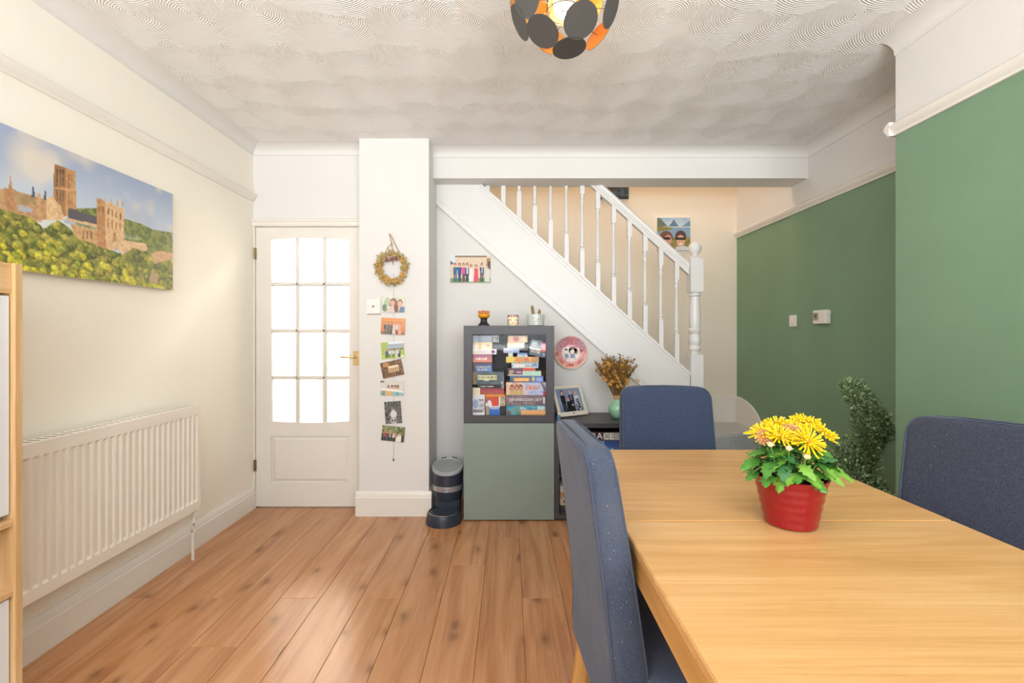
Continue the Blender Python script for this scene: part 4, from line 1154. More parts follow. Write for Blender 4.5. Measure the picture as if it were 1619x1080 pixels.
# ------------------------------------------------------------------ board games: px rects measured on the box fronts
YG = KY + .05
WHT = M('white_print', '#efe9e0', .5); CRM = M('cream_print', '#e9dfb4', .5); ORG = M('orange_print', '#e89a3c', .5); PNK = M('pink_print', '#ee9ad0', .5); DGR = M('dark_print', '#2c3038', .5)
def game(name, x0, x1, y0, y1, bg, paint, label, cat='board game', dy=0.0, depth=.22, roll=0, group='games behind the cabinet glass', gap=.0006, Yg=None, glyph=None):
    Y = (Yg or YG) + dy
    X0, X1 = (x0 - CX) * Y / F_PX, (x1 - CX) * Y / F_PX
    Z0, Z1 = EYE + (CY - y1) * Y / F_PX, EYE + (CY - y0) * Y / F_PX - gap
    p = Pic(max(14, int((x1 - x0) * 1.1)), max(8, int((y1 - y0) * 1.3)), bg)
    if paint: paint(p)
    o = print_slab(name, p, X1 - X0, Z1 - Z0, depth, GLOSSPRINT, side=bg)
    place(o, ((X0 + X1) / 2, Y, Z0), (0, R(-roll), 0))
    tag(o, label, cat, group)
    if glyph:
        for txt, fu, fv, sz, mt in glyph:
            lettering(txt, sz, mt, o, ((fu - .5) * (X1 - X0), -.001, (1 - fv) * (Z1 - Z0)))
    return o
def G(c0, c1, n=1): return lambda p: p.grad(0, c0, 1, c1)
def marks(p, u0, u1, v0, v1, col, n, seed=1):
    q = random.Random(seed)
    for k in range(n):
        u = u0 + (u1 - u0) * (k + .2) / n; wd_ = (u1 - u0) / n * q.uniform(.45, .8)
        p.rect(u, v0 + q.uniform(0, .1) * (v1 - v0), u + wd_, v1, col)
def hg(p, c0, c1):
    t = p.U[..., None]; p.a = np.array(hexc(c0)) * (1 - t) + np.array(hexc(c1)) * t
def f_l1(p): hg(p, '#6a7888', '#8c98a4'); p.rect(.7, .1, 1, .7, '#5a5a4c'); p.speck(12, ['#4a5058', '#9a8a6a', '#b8b8b0'], .6, 51, p.U > .68); marks(p, .3, .62, .5, .62, '#a8b4c0', 6)
def f_l2(p): hg(p, '#d8b890', '#f0c470'); p.rect(.68, .3, .95, .62, '#c08a50'); p.rect(.66, .7, 1, 1, '#f0cc50'); p.rect(0, 0, .12, 1, '#a07850')
def f_l3(p): hg(p, '#f0e8d8', '#ece0ea'); p.ell(.86, .5, .08, .32, '#6a4a74'); marks(p, .2, .6, .4, .6, '#d8d0dc', 5)
def f_l4(p): p.grad(0, '#a05a86', 1, '#e8906e'); marks(p, .12, .75, .42, .72, '#f6dcd8', 8, 3)
def f_l5(p): p.grad(0, '#2e4a86', 1, '#3f74b8'); p.rect(.8, .1, .92, .9, '#8fb4dc', .5); p.rect(0, 0, .16, 1, '#5a4a4e')
def f_l6(p): hg(p, '#4a5a62', '#5f6f74'); p.speck(8, ['#46565e', '#647478'], .5, 52); p.rect(0, 0, .08, 1, '#a07a54'); p.rect(.16, .28, .76, .6, '#e4dcae'); marks(p, .18, .74, .34, .54, '#7a8468', 13, 4); p.rect(.36, .6, .52, .7, '#e4dcae'); p.ell(.94, .85, .04, .08, '#b8c4c8')
def f_l7(p): marks(p, .1, .6, .3, .7, '#d8d0d4', 8, 5); p.rect(.9, 0, 1, 1, '#8a9490')
def f_l8(p): p.grad(0, '#9a3048', 1, '#b06040'); p.rect(0, .35, 1, .42, '#c84860')
def f_l10(p): p.rect(.06, .06, .94, .94, '#dfe0ea'); p.ell(.26, .45, .24, .22, '#9aaed0'); p.rect(.05, .72, .75, .86, '#8a7a88'); p.speck(14, ['#dcdde8', '#a8a8b4', '#6c6a70'], .55, 53, (p.U > .5) & (p.V > .28) & (p.V < .85)); p.rect(.5, .22, .9, .28, '#55525a'); p.rect(.06, .88, .94, 1, '#f4f2ee')
def f_l11(p): p.rect(.5, 0, 1, 1, '#dd4a34'); p.ell(.28, .5, .2, .35, '#8a6a60'); p.ell(.3, .62, .14, .25, '#e8e8f0'); p.rect(0, .72, .5, 1, '#f0e6e6')
def f_l11b(p): p.speck(10, ['#5a8a5c', '#f0e8dc', '#d87858', '#3c5a40'], .8, 54); p.rect(0, 0, .2, 1, '#f2eee6')
def f_l12(p): p.rect(0, .0, .24, 1, '#a8a07c'); p.rect(.06, .3, .16, .8, '#d0886a'); p.rect(.24, .0, 1, .12, '#e8e4ee'); p.rect(.24, .12, 1, 1, '#2f78c8'); marks(p, .32, .92, .2, .32, '#e8f0f8', 9, 6)
def f_r1(p): hg(p, '#e0b070', '#d8c090'); p.ell(.42, .5, .16, .4, '#c05040'); p.ell(.82, .5, .08, .3, '#e8d0a0'); p.rect(0, 0, 1, .08, '#b8905c')
def f_r2(p): hg(p, '#e8d0a4', '#e6d8ba'); p.rect(0, .8, 1, 1, '#cdb48c'); p.poly([(1, .2), (.94, .5), (1, .8)], '#6a6460')
def f_r3(p): hg(p, '#b8bccc', '#7f9ad0'); marks(p, .1, .5, .35, .55, '#d8dcea', 5, 7)
def f_r3b(p): p.rect(0, .5, 1, 1, '#e8eaf2'); marks(p, .1, .9, .56, .9, '#7890bc', 6, 8)
def f_r4(p): p.speck(12, ['#e8c848', '#e89858', '#e07050', '#d8c868', '#8fae6a'], .75, 55); p.rect(0, 0, .24, 1, '#ecd44c', .8); p.rect(.78, 0, 1, 1, '#a8764c', .6); p.ell(.35, .5, .08, .35, '#e8a030'); marks(p, .3, .7, .3, .75, '#d8603c', 5, 9)
def f_r5(p): p.speck(10, ['#b8d4e4', '#8ab4d4', '#e8e8dc', '#d0a080'], .8, 56); marks(p, .08, .5, .2, .8, '#f4f4ee', 6, 10); p.ell(.86, .4, .09, .38, '#6a94c4')
def f_r6(p): p.rect(0, 0, 1, .2, '#5a3c46'); p.rect(0, .85, 1, .96, '#ddd8d8'); marks(p, .08, .42, .3, .5, '#f0e4d0', 4, 11); marks(p, .08, .38, .55, .75, '#f0b060', 4, 12); p.rect(.58, .42, .94, .62, '#f090d4')
def f_r7(p): hg(p, '#3e6a88', '#5070b4'); p.rect(.12, .3, .58, .85, '#e89440'); marks(p, .15, .56, .4, .75, '#f8d888', 9, 13); p.ell(.7, .5, .05, .4, '#c8c46a'); p.rect(.78, .25, .97, .85, '#8fa4e4')
def f_r8(p):
    hg(p, '#eabfa4', '#a9c0e6'); p.speck(9, ['#e6b49c', '#f0d6be', '#d88e7c'], .6, 57, p.U < .45); p.speck(9, ['#c4d2ee', '#9cb4e0', '#dccfe0'], .6, 58, p.U >= .45)
    for u, c in ((.15, '#5a3c2c'), (.27, '#7a4a2e'), (.37, '#6a3a2a')):
        p.ell(u, .42, .05, .24, c); p.ell(u, .46, .034, .15, '#d89c70'); p.poly([(u - .06, 1), (u - .03, .62), (u + .04, .62), (u + .06, 1)], '#c8b06a')
    p.poly([(.86, 0), (.92, 0), (1, .5), (1, .95), (.95, .6)], '#8a6878'); p.rect(.93, .75, 1, 1, '#d83848')
    marks(p, .50, .84, .22, .58, '#e08858', 6, 14); marks(p, .54, .80, .68, .9, '#8fa8e4', 8, 15)
def f_r9(p): hg(p, '#8a747e', '#7a6a72'); p.speck(9, ['#7d6a74', '#97828a', '#6a5a64'], .6, 59); p.ell(.12, .48, .045, .2, '#c0a8b4'); p.rect(.935, .22, .985, .8, '#f0e8ea'); marks(p, .42, .66, .74, .80, '#b8acb2', 10, 16)
def f_r10(p): hg(p, '#3c94ae', '#3a9cc4'); p.speck(10, ['#2f849c', '#5ab0bc', '#8ab09a'], .55, 60); p.ell(.07, .75, .06, .2, '#8a5a4a'); p.poly([(.2, .3), (.28, .2), (.36, .9), (.3, .95)], '#7a8c7c'); p.rect(.78, .1, .98, .45, '#c8dcdc'); p.rect(.62, .16, .76, .26, '#7cc4dc')
def f_r12(p): p.rect(0, .85, 1, 1, '#c8d0d0'); marks(p, .12, .62, .2, .5, '#b8c0b8', 6, 17); p.rect(.12, .62, .6, .7, '#d8dcd8')
def f_r13(p): p.grad(0, '#5a6068', 1, '#34506e'); marks(p, .08, .6, .15, .55, '#c8b890', 7, 18); marks(p, .78, .94, .3, .7, '#a8c4e8', 2, 19); p.rect(0, 0, 1, .08, '#c0c8cc')
def f_red(p): p.rect(0, 0, 1, .3, '#e0508a'); p.ell(.5, .6, .32, .28, '#f09040'); p.ell(.5, .6, .14, .13, '#d83848')
IL = [
    ('game_box', 747.3, 789, 530.6, 541.2, '#5c6874', f_l1, 'slate blue game box at the top of the left-hand pile'),
    ('game_box', 747.3, 778, 541.2, 552, '#d8b070', f_l2, 'tan and yellow game box in the glass cabinet'),
    ('game_box', 747.3, 785, 552, 560.2, '#ece6e0', f_l3, 'white game box with a purple emblem'),
    ('game_box', 747.3, 778, 560.2, 572.4, '#b06a84', f_l4, 'plum to coral shaded game box'),
    ('game_box', 747.3, 778, 572.4, 576, '#6a3a40', None, 'thin maroon game box under the coral one'),
    ('game_box', 747.3, 778.5, 576, 588, '#34548e', f_l5, 'deep blue island game box with white lettering'),
    ('game_box', 747.3, 797, 588, 608, '#50606a', f_l6, 'large dark teal game box with a cream title plaque'),
    ('game_box', 755, 797, 608, 614, '#26242a', f_l7, 'flat black game box with pale lettering'),
    ('game_box', 760, 797, 614, 624, '#9a3448', f_l8, 'crimson game box with an orange lower edge'),
    ('game_box', 747.3, 759.3, 613, 624, '#e8dcc0', None, 'small cream game box beside the crimson one'),
    ('game_box', 767.5, 799, 624, 627.2, '#e89838', None, 'thin bright orange game box'),
    ('picture_card', 747.3, 766.5, 624, 656.6, '#f0eeea', f_l10, 'upright white picture card with a grey sketch'),
    ('game_box', 767.5, 788, 627.2, 642, '#d8604c', f_l11, 'half red game box with a white portrait'),
    ('game_box', 788.6, 799, 627.2, 642, '#d8d0c4', f_l11b, 'small white and green game box'),
    ('game_box', 768, 790.5, 642, 656.6, '#2f74c0', f_l12, 'bright blue game box standing at the cabinet bottom'),
    ('game_box', 791, 799, 642, 656.6, '#2a262a', None, 'narrow black game box at the cabinet bottom'),
    ('game_box', 803, 834, 530.6, 541.4, '#d8b078', f_r1, 'tan game box with a red figure'),
    ('book', 802, 829.5, 541.4, 550.4, '#e4d0a8', f_r2, 'thick cream book lying on its side in the pile'),
    ('game_box', 796, 821, 550.4, 558, '#9aa8cc', f_r3, 'lilac blue game box sticking out of the pile'),
    ('game_box', 818, 834, 558, 564, '#6c8cc0', f_r3b, 'small blue and white game box'),
    ('game_box', 803.5, 811, 558, 564, '#c8d4c4', None, 'tiny pale mint game box'),
    ('game_box', 800, 852, 564, 573.4, '#d89858', f_r4, 'yellow and orange patterned game box'),
    ('game_box', 809, 851, 573.4, 582, '#a8c8dc', f_r5, 'pale blue patterned game box'),
    ('game_box', 803, 825.5, 582, 594.4, '#4c3a42', f_r6, 'dark brown game box with a pink stripe'),
    ('game_box', 826, 846.5, 582, 586.6, '#d84e36', None, 'thin scarlet game box'),
    ('game_box', 826, 855.5, 586.6, 594.4, '#b8dcc8', None, 'pale mint game box under the scarlet one'),
    ('game_box', 806, 859, 594.4, 604.4, '#4a6c9c', f_r7, 'blue game box with an orange title plaque'),
    ('game_box', 800, 863, 604.4, 624.6, '#dcb8a8', f_r8, 'large pastel game box with three painted figures'),
    ('game_box', 800, 863, 624.6, 641, '#7c6a74', f_r9, 'large mauve game box titled in white capitals'),
    ('game_box', 800, 863, 641, 656.6, '#3c8ca8', f_r10, 'large turquoise game box at the cabinet bottom'),
]
for i, (nm, x0, x1, y0, y1, bg, fn, lab) in enumerate(IL):
    gl = None
    if 'island' in lab: gl = [('FORBIDDEN', .52, .36, .017, WHT), ('ISLAND', .50, .70, .022, WHT)]
    if 'mauve' in lab: gl = [('FORBIDDEN SKY', .53, .46, .0265, WHT)]
    if 'turquoise' in lab: gl = [('My', .43, .33, .032, WHT)]
    game(nm, x0, x1, y0, y1, bg, fn, lab, 'book' if nm == 'book' else ('card' if nm == 'picture_card' else 'board game'), dy=(0, .004, .009, .002, .006)[i % 5], glyph=gl)
game('game_box', 824, 862.5, 648.6, 656.4, '#e8ae78', lambda p: p.rect(0, .75, 1, 1, '#d89a60'), 'flat peach game box lying before the turquoise one', dy=-.028, depth=.02)
game('game_box', 836.5, 855, 537.5, 552.5, '#4a4c50', f_r12, 'tilted dark grey game box with pale lettering', roll=-13, dy=.01)
game('game_box', 855.5, 864.5, 542.5, 556.5, '#d8405c', f_red, 'small crimson game box with an orange badge', roll=-6, dy=-.012, depth=.10)
game('game_box', 835.5, 863, 553.5, 563.5, '#44566a', f_r13, 'tilted navy game box with gold lettering', roll=-13, dy=.0)
# pine cone between the boxes
pcn = MB(); cp_ = px(859, 589, YG + .02)
for k in range(40):
    z = k / 40; an = k * 2.4; r = .014 * math.sin(PI * (.15 + .8 * z))
    leafquad(pcn, (cp_.x + r * .4 * math.cos(an), cp_.y + r * .4 * math.sin(an), cp_.z - .022 + .04 * z), (math.cos(an), math.sin(an), .5), (0, 0, 1), r + .003, .009)
tag(pcn.build('pine_cone', M('pine_cone_brown', '#6a4a34', .8, var=.3, vscale=80)), 'brown pine cone tucked beside the mint game box', 'pine cone')
# games in the low cabinet
LG = 'games in the low cabinet'
game('game_box', 893, 992, 683, 697, '#3a3036', lambda p: (p.speck(12, ['#3a3036', '#5a4a50'], .6, 61), p.rect(.62, .1, 1, .9, '#c8ccc8', .75)), 'dark game box with large white letters on the low cabinet shelf', dy=.0, group=LG, Yg=KY + .05, depth=.26, glyph=[('RACE', .60, .5, .062, WHT)])
game('game_box', 905, 992, 697.2, 722, '#3f62a4', lambda p: (p.grad(0, '#34508c', 1, '#5078bc'), p.poly([(.62, 1), (.66, .6), (.69, .75), (.72, .4), (.76, .8), (.8, 1)], '#d8e4f4'), p.rect(.52, 0, .58, 1, '#8098d0')), 'blue game box with a white castle under the lettered box', group=LG, Yg=KY + .05, depth=.26)
game('game_box', 890, 992, 722.2, 746.5, '#8a5a48', G('#9a6850', '#7a4c40'), 'brown game box lowest in the upper pile of the low cabinet', group=LG, Yg=KY + .05, depth=.26)
zsh = EYE - .03
for k, (a_, b_, c_) in enumerate(((768, 778, '#ddd6c8'), (778.2, 787, '#c89a68'), (787.2, 799, '#cfc0a4'), (799.2, 808.5, '#4a443e'))):
    lb = ('off-white', 'tan', 'beige', 'black')[k]
    game('game_box', 885.5, 985, a_, b_, c_, lambda p, q=k: marks(p, .04, .5, .3, .7, '#4a4440', 9, 70 + q), lb + ' box in the lowest pile of the low cabinet', group=LG, Yg=KY + .05, depth=.28)

# ================================================================== on top of the cabinets
def top(x, Y, z): return Vector(((x - CX) * Y / F_PX, Y, z))
b_ = top(765, 3.13, ZK2)
br = thing('bristle_brush', b_, 'amber bristle brush standing in a black flared holder on the display cabinet', 'brush')
BLK = M('black_plastic', '#221f20', .4); AMB = M('amber_plastic', '#e59a1e', .25); BRI = M('bristle', '#dc9050', .6)
MB().lathe([(.040, 0), (.040, .005), (.033, .012), (.023, .026), (.021, .038), (.024, .050), (.028, .056)], b_.x, b_.y, b_.z, 20).build('holder', BLK, br, smooth=35)
MB().lathe([(.024, .052), (.036, .057), (.041, .066), (.040, .074), (.034, .080), (.01, .082)], b_.x, b_.y, b_.z, 20).build('brush_head', AMB, br, smooth=50)
mb = MB(); q = random.Random(4)
for k in range(46):
    r = .036 * math.sqrt((k + .5) / 46); an = k * 2.4
    p0 = Vector((b_.x + r * math.cos(an), b_.y + r * math.sin(an), b_.z + .076))
    mb.tube([p0, p0 + Vector((r * .25 * math.cos(an), r * .25 * math.sin(an), .026 + .006 * q.random() - r * .2))], [.0022, .0016], 5)
mb.build('bristles', BRI, br)['kind'] = 'stuff'
b_ = top(811, 3.13, ZK2)
ct = thing('cat_pot', b_, 'small cream ceramic cat-face pot with a pink bow on the display cabinet', 'ornament')
CRE = M('cream_ceramic', '#ecdcb4', .3); PNKC = M('pink_ceramic', '#c8407e', .35); GRYC = M('grey_brown_ceramic', '#6c5a50', .4)
mb = MB(); mb.rings([[(b_.x + x * k, b_.y + y * k * .9, b_.z + z) for x, y in rrect(.074, .07, .022, 4)] for z, k in ((0, .82), (.008, .95), (.03, 1.02), (.05, .98), (.06, .86), (.062, .7))])
cb_ = mb.build('pot_body', CRE, ct, smooth=50)
for s in (-1, 1):
    e = MB(); e.rings([[(b_.x + s * .028 + x * k - s * .0 , b_.y + y * k, b_.z + z) for x, y in rrect(.022, .018, .006, 2)] for z, k in ((.052, 1), (.064, .8), (.074, .3))]); e.build('ear', GRYC, ct, smooth=50)
    m_ = MB(); m_.tube([(b_.x + s * .018 + .009 * math.cos(t), b_.y - .0325, b_.z + .034 + .006 * math.sin(t)) for t in [PI * k / 6 for k in range(7)]], .0018, 5); m_.build('eyelid', GRYC, cb_)
    bw = MB(); bw.prism([(b_.x, b_.z + .068), (b_.x + s * .014, b_.z + .078), (b_.x + s * .014, b_.z + .058)], 'Y', b_.y - .030, b_.y - .022); bw.build('bow', PNKC, ct, bevel=.002)
    m_ = MB(); m_.box(b_.x + s * .034 - .003, b_.x + s * .034 + .003, b_.y - .030, b_.y - .024, b_.z + .01, b_.z + .045); m_.build('stripe', GRYC, cb_)
MB().ball((b_.x, b_.y - .033, b_.z + .022), .003).build('nose', PNKC, cb_, smooth=True)
b_ = top(847, 3.14, ZK2)
cc = thing('cactus_pot', b_, 'two small cacti in a pale grey patterned pot on the display cabinet', 'potted plant')
def lattice_mat():
    m, nt, b = newmat('lattice_ceramic')
    tc = N(nt, 'ShaderNodeTexCoord'); v = N(nt, 'ShaderNodeTexVoronoi'); v.feature = 'DISTANCE_TO_EDGE'; v.inputs['Scale'].default_value = 75; v.inputs['Randomness'].default_value = .25
    nt.links.new(tc.outputs['Object'], v.inputs['Vector'])
    r = ramp(nt, [(.06, L4('#e2e6e2')), (.16, L4('#a9b3ac'))]); nt.links.new(v.outputs['Distance'], r.inputs[0]); nt.links.new(r.outputs[0], b.inputs['Base Color'])
    b.inputs['Roughness'].default_value = .4
    return m
MB().lathe([(.050, 0), (.056, .004), (.060, .075), (.0585, .077), (.056, .075), (.054, .06), (.0, .06)], b_.x, b_.y, b_.z, 28, cap1=False).build('plant_pot', lattice_mat(), cc, smooth=35)
CAC = M('cactus_olive', '#8f7c4c', .8, var=.3, vscale=90, bump=.5, bscale=200)
for dx, hgt, r, ln in ((-.012, .125, .011, -.014), (.022, .10, .010, .004)):
    MB().tube([(b_.x + dx, b_.y, b_.z + .055), (b_.x + dx + ln * .4, b_.y, b_.z + .085), (b_.x + dx + ln * .8, b_.y, b_.z + hgt), (b_.x + dx + ln, b_.y, b_.z + hgt + .012)], [r * .9, r, r * .9, r * .3], 12).build('cactus', CAC, cc, smooth=True)
# framed photo leaning on the low cabinet
FW_, FH_ = .262, .225
p = Pic(100, 76, '#8797b4'); p.grad(0, '#8090ae', .7, '#9dabc4'); p.speck(5, ['#8292b0', '#95a4be'], .4, 81); p.rect(0, .85, 1, 1, '#7c8aa6')
for u, v0, b1, l1, hr_ in ((.24, .08, '#24262c', '#20222a', '#4a3428'), (.58, .06, '#2a2640', '#22242e', '#b89878'), (.80, .14, '#d8d6d8', '#4a4650', '#c8a888')):
    p.person(u, v0, 1.0, b1, l1, hr_, wd=.14)
p.ell(.44, .44, .06, .08, '#7a5a48'); p.ell(.44, .46, .045, .065, '#dbaa92'); p.poly([(.3, 1), (.36, .56), (.52, .56), (.6, .75), (.6, 1)], '#1f2026'); p.ell(.58, .72, .05, .035, '#dbaa92')
p.speck(26, ['#2c2c34', '#e4e2e4'], .8, 83, (abs(p.U - .80) < .06) & (p.V > .45)); p.rect(.555, .22, .60, .5, '#c8b8d0', .7)
fm = thing('framed_photo', (0, 0, 0), 'cream photo frame with a posed group of four leaning on the low cabinet', 'photo frame')
CREAMF = M('cream_frame', '#e9dfcf', .45, var=.02)
bw_ = .024
MB().box(-FW_ / 2, FW_ / 2, 0, .014, 0, bw_ * 1.3).build('frame_rail', CREAMF, fm, bevel=.003)
MB().box(-FW_ / 2, FW_ / 2, 0, .014, FH_ - bw_, FH_).build('frame_rail', CREAMF, fm, bevel=.003)
MB().box(-FW_ / 2, -FW_ / 2 + bw_, 0, .014, bw_, FH_ - bw_).build('frame_stile', CREAMF, fm, bevel=.003)
MB().box(FW_ / 2 - bw_, FW_ / 2, 0, .014, bw_, FH_ - bw_).build('frame_stile', CREAMF, fm, bevel=.003)
o = print_slab('photo', p, FW_ - 2 * bw_ + .004, FH_ - 2.3 * bw_ + .004, .003, GLOSSPRINT, parent=fm); o.location = (0, .006, bw_ * 1.3 - .002)
MB().box(-.004, .004, -.002, 0, .012, .022).build('badge', DGR, fm)
MB().box(-FW_ / 2 + .01, FW_ / 2 - .01, .011, .016, .01, FH_ - .01).build('back_board', FLOORB, fm)
place(fm, (.463, 3.325, ZK1 + .0065), (R(-24), 0, R(30)))
# little figurine beside the frame
b_ = Vector(((881.5 - CX) * 3.16 / F_PX + .008, 3.16, ZK1))
fg = thing('ceramic_figurine', b_, 'tiny blue and white figurine beside the cream photo frame', 'ornament')
MB().lathe([(.014, 0), (.016, .004), (.012, .02), (.013, .03), (.007, .038)], b_.x, b_.y, b_.z, 14).build('figurine_body', M('delft_blue', '#5f8aa8', .3, var=.4, vscale=60), fg, smooth=45)
MB().ball((b_.x, b_.y, b_.z + .047), .011).build('figurine_head', skin_, fg, smooth=True)
# vase with dried flowers
b_ = Vector(((976.5 - CX) * 3.26 / F_PX, 3.26, ZK1))
vz = thing('vase', b_, 'round mint green vase of dried golden flowers on the low cabinet', 'vase')
MINT = M('mint_glaze', '#9fd3ae', .12, var=.05, coat=.5)
MB().lathe([(.028, 0), (.034, .004), (.052, .026), (.063, .055), (.060, .082), (.044, .108), (.025, .122), (.021, .130), (.026, .138), (.022, .138), (.017, .130)], b_.x, b_.y, b_.z, 28, cap1=True).build('vase_body', MINT, vz, smooth=45)
MB().lathe([(.0235, .134), (.027, .137), (.027, .158), (.02, .162)], b_.x - .002, b_.y, b_.z, 16).build('raffia_tie', M('raffia_band', '#c49a62', .8, var=.2, vscale=80), vz, smooth=35)
q = random.Random(12)
stm = MB(); lf = MB(); gr = MB(); bl = MB()
for k in range(150):
    an = q.uniform(0, 2 * PI); sp = math.sqrt(q.random()); hgt = q.uniform(.20, .285) * (1.08 - .22 * sp * sp)
    e = Vector((b_.x - .018 + .155 * sp * math.cos(an), b_.y + .11 * sp * math.sin(an), b_.z + .15 + hgt))
    s0 = Vector((b_.x + .012 * math.cos(an), b_.y + .012 * math.sin(an), b_.z + .12))
    mid = s0.lerp(e, .5) + Vector((0, 0, .03))
    stm.tube([s0, mid, e], .0012, 4)
    for j in range(9):
        t = q.uniform(.42, 1.0); c = mid.lerp(e, (t - .5) * 2) if t > .5 else s0.lerp(mid, t * 2)
        d = Vector((q.uniform(-1, 1), q.uniform(-1, 1), q.uniform(-.2, 1)))
        leafquad(lf if q.random() < .62 else gr, c, d, (q.uniform(-1, 1), q.uniform(-1, 1), .3), q.uniform(.012, .026), q.uniform(.006, .012), q.uniform(-.4, .4))
for k in range(46):
    an = q.uniform(0, 2 * PI); sp = math.sqrt(q.random()) * .8
    c = (b_.x - .018 + .12 * sp * math.cos(an), b_.y - .02 + .09 * sp * math.sin(an), b_.z + .22 + .17 * q.random())
    rose(bl, c, q.uniform(.012, .018), 8, (q.uniform(-.6, .6), -1, q.uniform(0, .8)))
stm.build('dried_stems', TWIG, vz)['kind'] = 'stuff'
lf.build('dried_leaves', M('golden_dry_leaf', '#b07f34', .75, var=.5, vscale=70), vz)['kind'] = 'stuff'
gr.build('dried_sprigs', M('olive_dry_leaf', '#6e5a2c', .8, var=.5, vscale=70), vz)['kind'] = 'stuff'
bl.build('dried_blooms', M('amber_dry_bloom', '#cf9a4c', .75, var=.35, vscale=70), vz)['kind'] = 'stuff'
sp_ = MB(); e = px(1007, 603, 3.30)
sp_.tube([Vector((b_.x + .012, b_.y, b_.z + .13)), Vector((b_.x + .09, b_.y + .01, b_.z + .20)), e], .0012, 4)
for k in range(9):
    an = R(-20 + 220 * k / 8); leafquad(sp_, e, (math.cos(an), -.2, math.sin(an)), (0, -1, 0), .026, .006, .1)
sp_.build('dried_sprig', M('pale_dry_sprig', '#d0a878', .8), vz)

# ================================================================== pet feeder
fx, fy = -.418, 3.19
fd = thing('pet_feeder', (fx, 3.12, 0), 'navy automatic pet feeder with a steel bowl between the pillar and the cabinet', 'pet feeder')
FNAVY = M('feeder_navy', '#2f3644', .38, var=.03); FGREY = M('feeder_grey', '#a6abb0', .4); SILV = M('feeder_silver', '#aeb2b9', .3, metal=.6)
def col_ring(r, z, sl=0.0, n=32): return [(fx + r * math.cos(2 * PI * k / n), fy + r * .98 * math.sin(2 * PI * k / n), z + sl * math.sin(2 * PI * k / n)) for k in range(n)]
MB().rings([col_ring(.090, .118), col_ring(.096, .125), col_ring(.101, .235), col_ring(.104, .315, .022)]).build('hopper', FNAVY, fd, smooth=40)
MB().rings([col_ring(.0995, .180), col_ring(.102, .182), col_ring(.103, .214), col_ring(.1005, .216)], True, True).build('silver_band', SILV, fd, smooth=40)
MB().rings([col_ring(.104, .312, .022), col_ring(.107, .318, .024), col_ring(.106, .336, .026), col_ring(.093, .338, .026), col_ring(.086, .30, .01), col_ring(.06, .285, .0)], True, True).build('lid_rim', FGREY, fd, smooth=40)
sm_ = M('smoked_lid', '#93989a', .2, var=.05)
MB().rings([col_ring(.093, .330, .024), col_ring(.06, .324, .016), col_ring(.01, .320, 0)]).build('lid', sm_, fd, smooth=60)
for s in (-1, 1):
    MB().tube([(fx + .02 * s, fy + .092, .366), (fx + .055 * s, fy + .080, .362)], .0035, 6).build('lid_hinge', BLK, fd)
MB().box(fx - .083, fx + .083, fy - .045, fy + .085, 0, .125).build('stand', FNAVY, fd, bevel=.012)
bxc, byc = -.428, 3.068
MB().rings([[(bxc + r * math.cos(2 * PI * k / 36), byc + r * math.sin(2 * PI * k / 36), z) for k in range(36)] for r, z in ((.117, 0), (.118, .006), (.108, .062), (.106, .066), (.100, .067))]).build('bowl_base', FNAVY, fd, smooth=40)
MB().rings([[(bxc + r * math.cos(2 * PI * k / 36), byc + r * math.sin(2 * PI * k / 36), z) for k in range(36)] for r, z in ((.1005, .0665), (.102, .070), (.099, .072), (.093, .068), (.084, .045), (.074, .034), (.001, .032))], False, True).build('steel_bowl', STEEL, fd, smooth=50)
lettering('PETSAFE', .013, DGR, fd, (0, -.0335 - .003, .197))
MB().tube([(fx + .07, fy + .09, .09), (fx + .108, fy + .06, .10), (fx + .112, fy - .02, .06), (fx + .106, fy - .03, .01), (fx + .100, fy + .05, .004)], .003, 6).build('power_cable', M('cream_cable', '#c9b58a', .5), fd, smooth=True)

# ================================================================== pendant light
LC = Vector((.176, 1.5, 2.305)); LR = .165
pd = thing('pendant_light', LC - Vector((0, 0, .18)), 'globe pendant light of black discs with gold linings on the ceiling', 'pendant light')
fr = MB(); hub = [LC + Vector((.055 * math.cos(t), .055 * math.sin(t), -.045)) for t in [2 * PI * k / 16 for k in range(17)]]
fr.tube(hub, .002, 5); fr.tube([LC + Vector((.05 * math.cos(t), .05 * math.sin(t), .05)) for t in [2 * PI * k / 16 for k in range(17)]], .002, 5)
fr.tube([LC + Vector((.03 * math.cos(t), .03 * math.sin(t), -.06)) for t in [2 * PI * k / 12 for k in range(13)]], .002, 5)
def sph(x, y, far=False):
    o = Vector((0, 0, EYE)); d = Vector(((x - CX) / F_PX, 1, (CY - y) / F_PX)).normalized()
    oc = o - LC; b = oc.dot(d); c = oc.dot(oc) - LR * LR; q = b * b - c
    t = -b + (1 if far else -1) * math.sqrt(max(q, 0))
    return ((o + d * t) - LC).normalized()
dirs = [sph(833, -4), sph(858, 50), sph(918, 32), sph(900, 76), sph(966, 14), sph(822, 36), sph(872, 66, True), sph(945, 56, True), sph(850, 22, True), sph(890, 12, True), sph(930, 6, True)]
for k in range(90):
    z = 1 - 2 * (k + .5) / 90; a = k * 2.39996; v = Vector((math.sqrt(1 - z * z) * math.cos(a), math.sqrt(1 - z * z) * math.sin(a), z))
    if v.z > .88 or v.z < -.15: continue
    if all(v.angle(u) > R(36) for u in dirs): dirs.append(v)
